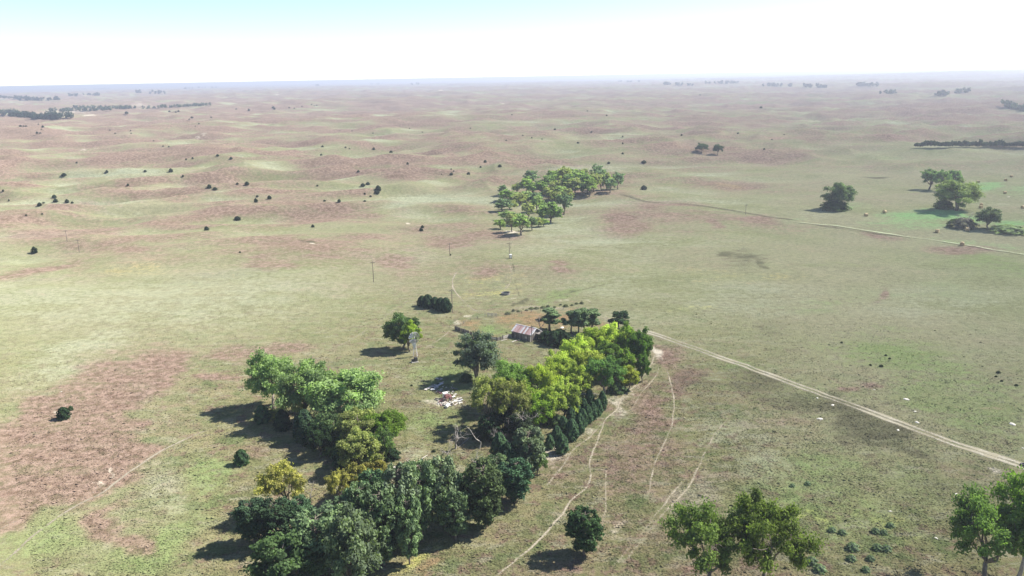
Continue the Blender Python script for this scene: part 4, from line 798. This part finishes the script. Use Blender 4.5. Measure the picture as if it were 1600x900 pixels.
P = at(648, 566); t = empty('pump_engine', P, .4); tag(t, 'black box-like pump engine on a pale slab by the windmill', 'machine')
MB().box((0, 0, .12), (2.0, 1.3, .24)).obj('slab', STONE, t); MB().box((.35, 0, .85), (.95, .9, 1.2)).box((.35, 0, 1.5), (.7, .7, .16)).obj('housing', BLACKM, t); MB().tube([(-.55, -.3, .7), (-.55, .3, .7)], [.42, .42], 14).obj('flywheel', BLACKM, t); MB().tube([(.5, 0, 1.5), (.5, 0, 2.0)], [.06, .06], 6).obj('exhaust', RUST, t)
# ------------------------------------------------------------------ scrap pile
def scrap():
    rs = np.random.RandomState(12)
    P = at(696, 622); t = empty('refrigerator', P, .4); tag(t, 'white appliance standing in the middle of the scrap pile', 'appliance'); b = MB().box((0, 0, .8), (1.3, 1.0, 1.6)).obj('cabinet', WHITEP, t); MB().box((0, -.53, .9), (1.2, .06, 1.3)).obj('door', WHITEP, t); MB().box((.5, -.6, .9), (.06, .06, .5)).obj('handle', TIN, t)
    P = at(699, 636); t = empty('water_heater', P, 1.2); tag(t, 'white tank lying at the front of the scrap pile', 'tank'); MB().tube([(-.9, 0, .42), (-.8, 0, .42), (.8, 0, .42), (.9, 0, .42)], [.25, .4, .4, .25], 14, True).obj('drum', WHITEP, t, smooth=False); MB().tube([(.9, 0, .42), (1.1, 0, .42)], [.06, .06], 6).obj('pipe', RUST, t)
    P = at(699, 627.5); t = empty('farm_machine', P, .7); tag(t, 'wrecked red farm machine in the scrap pile behind the white tank', 'machine')
    MB().box((0, 0, .9), (2.4, .12, .14)).box((0, 1.1, .9), (2.4, .12, .14)).box((-1.1, .55, .9), (.12, 1.1, .14)).box((1.1, .55, .9), (.12, 1.1, .14)).obj('frame', REDM, t)
    MB().box((.2, .55, 1.3), (1.3, .9, .6), .1, .15).box((.2, .55, 1.7), (.9, .6, .2), .1).obj('hopper', REDM, t)
    wm = MB().tube([(math.cos(2*math.pi*k/16)*.5, 0, math.sin(2*math.pi*k/16)*.5) for k in range(17)], [.09]*17, 6, False).tube([(-.5, 0, 0), (.5, 0, 0)], [.03]*2, 4).tube([(0, 0, -.5), (0, 0, .5)], [.03]*2, 4).mesh('wheel', BLACKM)
    for x, y in ((-.9, -.2), (.9, -.2), (.9, 1.3)): link('wheel', wm, t, (x, y, .55))
    MB().tube([(-1.2, .55, .8), (-2.6, .5, .35)], [.07, .05], 5).obj('drawbar', REDM, t)
    P = at(691, 629); t = empty('rusty_frame', P, -.4); tag(t, 'low rust brown metal frame left of the red machine', 'scrap metal'); MB().box((0, 0, .3), (2.2, .12, .1), 0, 0, .1).box((0, .9, .3), (2.2, .12, .1)).box((-.8, .45, .35), (.1, .9, .1)).box((.8, .45, .35), (.1, .9, .1)).obj('bars', RUST, t); MB().box((-.2, .4, .45), (.8, .7, .05), .3, .2).obj('plate', RUST, t)
    tm = MB()
    ty = MB(); n = 16; ty.tube([(math.cos(2*math.pi*k/n)*.38, math.sin(2*math.pi*k/n)*.38, .14) for k in range(n+1)], [.15]*(n+1), 6, False); tyre = ty.mesh('tyre', BLACKM)
    for u_, v_, l_ in [(704.5, 634, 'black tyre right of the white lying tank'), (696.5, 637.5, 'black tyre left of the white lying tank'), (682, 624.5, 'black tyre at the left edge of the scrap pile'), (719, 624.5, 'black tyre among the pale rubble'), (694, 633.5, 'black tyre under the rusty frame')]:
        o = link('tyre', tyre, None, at(u_, v_), rs.uniform(0, 3)); o.rotation_euler = (rs.uniform(-.2, .5), 0, 0); tag(o, l_, 'tyre', 'tyres in the scrap pile')
    L = [(664, 610, 677, 604, BLEACHED, 1.0, 'long pale sheet at the left tip of the scrap pile'), (681, 592, 691, 594, BLEACHED, .8, 'pale board at the top of the scrap pile'), (684, 596, 688, 592, GREYWOOD, .5, 'grey board crossing the topmost pale one'), (673, 610, 680, 610, WHITEP, .7, 'white panel beside the left shade of the pile'), (675, 607, 684, 604, TIN, .8, 'grey metal sheet near the top left of the pile'), (683, 604, 692, 600, TIN, .7, 'grey metal sheet at the shadow edge'), (686, 600, 694, 598, BLEACHED, .5, 'weathered plank below the top boards'), (672, 606, 678, 607, DARKWOOD, .6, 'dark plank near the left tip'),
         (690, 632, 697, 629, BLEACHED, .4, 'pale plank in front of the rusty frame'), (686, 628, 690, 635, RUST, .25, 'thin rusty bar left of the machine'), (703, 618, 706, 626, REDM, .5, 'red panel leaning behind the machine'), (705, 630, 713, 626, WHITEP, .4, 'white plank at the start of the rubble'), (710, 634, 716, 630, BLEACHED, .35, 'pale plank at the rubble front'), (713, 624, 722, 622, BLEACHED, .4, 'long pale plank along the rubble back'), (716, 628, 723, 625, TIN, .5, 'crumpled tin at the right end of the rubble'), (707, 622, 711, 620, WHITEP, .5, 'small white panel behind the rubble'), (693, 612, 700, 609, DARKWOOD, .4, 'dark board lying in the elm shadow'), (706, 607, 715, 610, GREYWOOD, .4, 'grey board in the middle of the elm shadow'), (684, 612, 690, 616, REDM, .5, 'dull red sheet in the elm shadow')]
    for a, b, c, d, m_, w_, l_ in L: board(a, b, c, d, l_, m_, w_, .05, .12+rs.uniform(0, .25), 'scrap_board', 'boards and sheets of the scrap pile')
    mb = MB(); mr = MB()
    for i in range(230):
        c = [(713, 627, 10, 4), (699, 632, 9, 5), (690, 630, 9, 5), (680, 606, 8, 5), (700, 610, 14, 7)][i % 5]; q = at(c[0]+rs.normal()*c[2]*.5, c[1]+rs.normal()*c[3]*.5); s = rs.uniform(.1, .42); (mb if rs.rand() < .7 else mr).box(q+np.array([0, 0, s*.25]), (s*rs.uniform(.6, 2.2), s, s*.5), rs.uniform(0, 3), rs.uniform(-.3, .3), rs.uniform(-.3, .3))
    tag(mb.obj('rubble', STONE), 'pale broken rubble scattered through the scrap pile', 'rubble', kind='stuff'); tag(mr.obj('rubble', GREYWOOD), 'grey scrap bits scattered through the pile', 'rubble', kind='stuff')
scrap()
# ------------------------------------------------------------------ poles, bales, logs, stones
def pole(u, v, topv, label):
    P, h, _ = size_from(u, v, topv, 3); t = empty('utility_pole', P); tag(t, label, 'pole', 'utility poles'); MB().tube([(0, 0, -.3), (0, 0, h*.5), (0, 0, h)], [.15, .13, .1], 7).obj('pole', POLEWOOD, t); MB().box((0, -.16, h-.6), (2.2, .12, .14)).obj('crossarm', POLEWOOD, t)
    for x in (-.95, 0, .95): MB().tube([(x, -.16, h-.53), (x, -.16, h-.3)], [.05, .04], 6).obj('insulator', TIN, t)
for p_ in [(707, 488, 452, 'utility pole beside the rightmost dark cedar beyond the yard'), (831, 534.5, 508, 'utility pole in front of the shed roof'), (584, 441, 408, 'utility pole on the pale pasture left of centre'), (124, 394, 374, 'utility pole on the left slope, nearer of two'), (105, 377, 359, 'utility pole on the left slope, farther of two'), (703, 400, 379, 'utility pole above the small red grass mound'), (796, 403, 378, 'utility pole beside the white mineral feeder'), (1165, 335, 319, 'utility pole on the weedy line right of the distant grove')]: pole(*p_)
def bale_mesh():
    rs = np.random.RandomState(2); n = 20; r = .85; V = []; prof = [(-.78, .5), (-.76, .8), (-.66, .86), (-.2, .88), (.25, .87), (.66, .86), (.76, .8), (.78, .5)]
    for y, q in prof:
        for k in range(n): a = 2*math.pi*k/n; s = q*(1+rs.uniform(-.025, .025)); V.append((math.cos(a)*s, y+rs.uniform(-.02, .02), .8+math.sin(a)*s*(.94 if math.sin(a) < 0 else 1)))
    mb = MB(); mb.add(V, [(i*n+k, i*n+(k+1) % n, (i+1)*n+(k+1) % n, (i+1)*n+k) for i in range(len(prof)-1) for k in range(n)]+[tuple(range(n))[::-1], tuple(range((len(prof)-1)*n, len(prof)*n))]); return mb.mesh('hay_bale', HAY)
BM = bale_mesh(); rs = np.random.RandomState(3)
for u_, v_, l_ in [(1353, 338, 'hay bale left of the green meadow strip'), (1382, 333, 'hay bale right of the first, above the weedy line'), (1464, 363.5, 'hay bale between pale strip and green meadow'), (1511, 361, 'hay bale in front of the grey thicket'), (1503, 384, 'hay bale touching the pale mown strip'), (1533, 322, 'hay bale standing behind another right of the spreading tree'), (1532.5, 325.5, 'front bale of the pair right of the spreading tree'), (1531, 306, 'hay bale beside the crown of the spreading tree'), (1528, 286, 'hay bale above the bright green streak'), (1570, 303, 'hay bale below the far pair at the right'), (1571, 283, 'left bale of the far pair at the right'), (1580, 277, 'right bale of the far pair at the right'), (1598, 326, 'hay bale cut by the right edge of the picture')]:
    tag(link('hay_bale', BM, None, at(u_, v_), rs.uniform(0, 3), (1.15, 1.15, 1.15)), l_, 'hay bale', 'round hay bales on the meadow')
P = at(1592, 358); t = empty('trough', P, .3); tag(t, 'small white trough frame in the reeds at the right edge', 'trough'); MB().box((0, 0, .5), (2.6, .9, .5)).obj('basin', WHITEP, t)
for x in (-1, 1): MB().box((x, 0, .6), (.12, 1.1, 1.2)).obj('leg', WHITEP, t)
def log(pts, r0, r1, label, mat=BLEACHED, lift=.15, zs=None, name='fallen_log', br=0, cat='log'):
    P = [at(*p) for p in pts]; O = P[0]; Q = [p-O+np.array([0, 0, (zs[i] if zs else 0)+lift]) for i, p in enumerate(P)]; t = empty(name, O); tag(t, label, cat)
    n = 4; S = []
    for i in range(len(Q)-1): S += [Q[i]+(Q[i+1]-Q[i])*k/n+np.array([0, 0, .04*math.sin(5.0*k+i)]) for k in range(n)]
    S.append(Q[-1]); MB().tube(S, np.linspace(r0, r1, len(S)), 7).obj('trunk', mat, t); rs = np.random.RandomState(int(pts[0][0]))
    for k in range(br):
        s = S[rs.randint(len(S)//3, len(S))]; e = s+np.array([rs.uniform(-1.2, 1.2), rs.uniform(-1, 1), rs.uniform(.1, .9)]); MB().tube([s, (s+e)/2+np.array([0, 0, .1]), e], [r1*.7, r1*.45, .02], 5).obj('branch', mat, t)
log([(612, 732), (628, 728), (640, 724), (648, 721)], .22, .12, 'long bleached fallen pole at the foot of the left grove', br=3)
log([(627, 734), (632, 732)], .25, .2, 'short thick bleached log below the fallen pole'); log([(655, 720), (668, 712)], .12, .07, 'thin pale stick on the grass right of the fallen pole')
log([(792, 689), (801, 698)], .22, .18, 'pale log in the windbreak gap by the upper right pine', DEADWOOD); log([(832, 680), (845, 671)], .2, .14, 'dead limb lying at the edge of the sandy lane', DEADWOOD, br=3); log([(733, 685), (716, 700)], .1, .05, 'thin fallen branch in the gap', DEADWOOD, br=2)
log([(474, 787), (492, 795), (500, 797)], .16, .1, 'dead limb on the ground right of the yellow autumn tree', DEADWOOD, br=3); log([(566, 712), (580, 706), (590, 704)], .14, .08, 'dead limb under the bright green grove tip', DEADWOOD, br=3); log([(905, 617), (925, 615), (938, 619)], .14, .09, 'dead pale limb under the right windbreak', DEADWOOD, br=2)
def snag(u, v, pts, label):
    P = at(u, v); z = proj(P)[2]; t = empty('dead_tree', P); tag(t, label, 'tree'); S = [np.array([(a-u)*z/F, rr2, (v-b)*z/F*1.05-.2]) for (a, b, rr2) in pts]; MB().tube(S, np.linspace(.17, .05, len(S)), 7).obj('trunk', BLEACHED, t)
    rs = np.random.RandomState(5)
    for k in range(4): s = S[1+k % (len(S)-1)]; e = s+np.array([rs.uniform(-1.2, 1.2), rs.uniform(-.8, .8), rs.uniform(.4, 1.2)]); MB().tube([s, (s+e)/2, e], [.09, .06, .02], 5).obj('branch', DEADWOOD, t)
snag(749, 701, [(749, 701, 0), (752, 690, .2), (744, 684, .1), (740, 677, 0), (735, 668, .1)], 'crooked white snag standing in the windbreak gap')
stone = []
for sd_ in range(3):
    r_ = np.random.RandomState(sd_); mb = MB(); n = 9; V = [(0, 0, .36)]
    for ring, (q, z) in enumerate([(.55, .3), (.95, .12), (1, -.05)]):
        for k in range(n): a = 2*math.pi*k/n; s = q*(1+r_.uniform(-.2, .2)); V.append((math.cos(a)*s, math.sin(a)*s*.65, z))
    mb.add(V, [(0, 1+k, 1+(k+1) % n) for k in range(n)]+[(1+i*n+k, 1+(i+1)*n+k, 1+(i+1)*n+(k+1) % n, 1+i*n+(k+1) % n) for i in range(2) for k in range(n)]); stone.append(mb.mesh('stone', STONE))
for i, (u_, v_, s_, l_) in enumerate([(1281, 655, .8, 'largest white stone on the dark weeds below the road'), (1301, 633, .55, 'pale stone at the lower road verge'), (1277, 622, .4, 'small pale stone above the road verge stone'), (1433, 660, .6, 'white stone on the road edge at right'), (1416, 624, .8, 'white stone in the green field right of the road'), (1430, 643, .4, 'small pale stone between field and road'), (1403, 672, .45, 'small white stone below the road'), (1582, 663, .9, 'broad pale stone near the right edge'), (1366, 609, .3, 'tiny white stone in the field'), (1391, 799, .35, 'white stone above the sage bushes'), (1494, 772, .35, 'white stone left of the right cottonwood, lower'), (1505, 784, .3, 'white stone left of the right cottonwood, at its leaves'), (1463, 841, .35, 'white stone near the lower right shadow'), (96, 612, .3, 'white stone on pale grass above the red patch'), (680, 478, .6, 'white object at the foot of the dark cedars'), (878, 512, .9, 'white barrel-sized stone behind the dark bushes'), (1598, 700, .3, 'pale stone above the road end')]):
    tag(link('stone', stone[i % 3], None, at(u_, v_), i*.7, (s_, s_, s_)), l_, 'stone', 'pale stones on the grass')
o = link('tyre', bpy.data.meshes['tyre'], None, at(1599, 727.5), .3, (1.3, 1.3, 1.6)); tag(o, 'big black tyre at the road end by the right edge', 'tyre')
for i, (u_, v_, w_, l_) in enumerate([(1384, 556, 4, 'small dark weed clump in the right field'), (1390, 561, 4, 'second dark weed clump in the right field'), (1360, 571, 4, 'dark weed clump left in the right field'), (1377, 573, 6, 'wider dark weed clump in the right field'), (1560, 583, 6, 'upper dark weed clump by the right edge'), (1556, 589, 4, 'middle dark weed clump by the right edge'), (1565, 596, 4, 'lower dark weed clump by the right edge'), (1588, 603, 5, 'dark weed clump closest to the right edge'), (1315, 536, 4, 'dark weed clump at the upper left of the right field'), (685, 601, 4, 'tiny dark bush left of the scrap pile'), (643, 603, 4, 'tiny dark bush on the open yard'), (678, 706, 6, 'tiny green bush right of the fallen stick')]): T('bush', u_, v_, v_-w_*.6, w_, (.05, .07, .04), l_, cat='shrub')
# brush along the ditch behind the corral
rs = np.random.RandomState(31)
for i in range(14): u_ = 795+i*9+rs.uniform(-3, 3); v_ = 489-(u_-795)*.13+rs.uniform(-2, 2); T('bush', u_, v_, v_-rs.uniform(2, 4), rs.uniform(4, 9), (.17, .19, .13) if i % 2 else (.15, .18, .10), 'grey-green brush clump, '+nth(i)+' from left along the fence behind the corral', 'brush along the back corral fence', cat='shrub')

# ------------------------------------------------------------------ grass tufts near the flight position
def tufts():
    rs = np.random.RandomState(77); n = 330000; a = np.radians(rs.uniform(-35, 35, n)); d = 108*np.exp(rs.rand(n)*math.log(330/108.)); x = np.sin(a)*d; y = np.cos(a)*d
    keep = (perlin(x/9, y/9, 7)+.6*perlin(x/2.5, y/2.5, 8)+1.6*rs.rand(n) > .6) & (rs.rand(n) < sst(330, 170, d)); x, y = x[keep], y[keep]
    ok = np.ones(len(x), bool)
    for S in TRAILPTS:
        x0, x1, y0, y1 = S[:, 0].min()-3, S[:, 0].max()+3, S[:, 1].min()-3, S[:, 1].max()+3
        if y0 > 330: continue
        c = np.where((x > x0) & (x < x1) & (y > y0) & (y < y1))[0]
        for k in range(0, len(c), 4000):
            cc = c[k:k+4000]; dd = ((x[cc, None]-S[None, :, 0])**2+(y[cc, None]-S[None, :, 1])**2); ok[cc] &= dd.min(1) > S[0, 2]**2
    x, y = x[ok], y[ok]; n = len(x); z = height(x, y); big = np.where(rs.rand(n) < .03, 1.8, 1.0)
    hh = rs.uniform(.05, .17, n)*big; w_ = rs.uniform(.08, .24, n)*big; an = rs.uniform(0, 2*math.pi, n); cx, cy = np.cos(an)*w_, np.sin(an)*w_; L = rs.uniform(.15, .4, n)*big; tx, ty_ = -np.sin(an)*L, np.cos(an)*L
    V = np.stack([np.stack([x-cx, y-cy, z-.02], 1), np.stack([x+cx, y+cy, z-.02], 1), np.stack([x+cx*.6+tx, y+cy*.6+ty_, z+hh], 1), np.stack([x-cx*.8+tx, y-cy*.8+ty_, z+hh*.8], 1)], 1).reshape(-1, 3)
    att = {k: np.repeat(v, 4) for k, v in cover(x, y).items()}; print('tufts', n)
    tag(link('grass', mesh_np('grass', V, np.arange(len(V)).reshape(-1, 4), GROUND, att)), 'dry grass tufts and low weeds across the near pasture', 'grass', kind='stuff')
tufts()
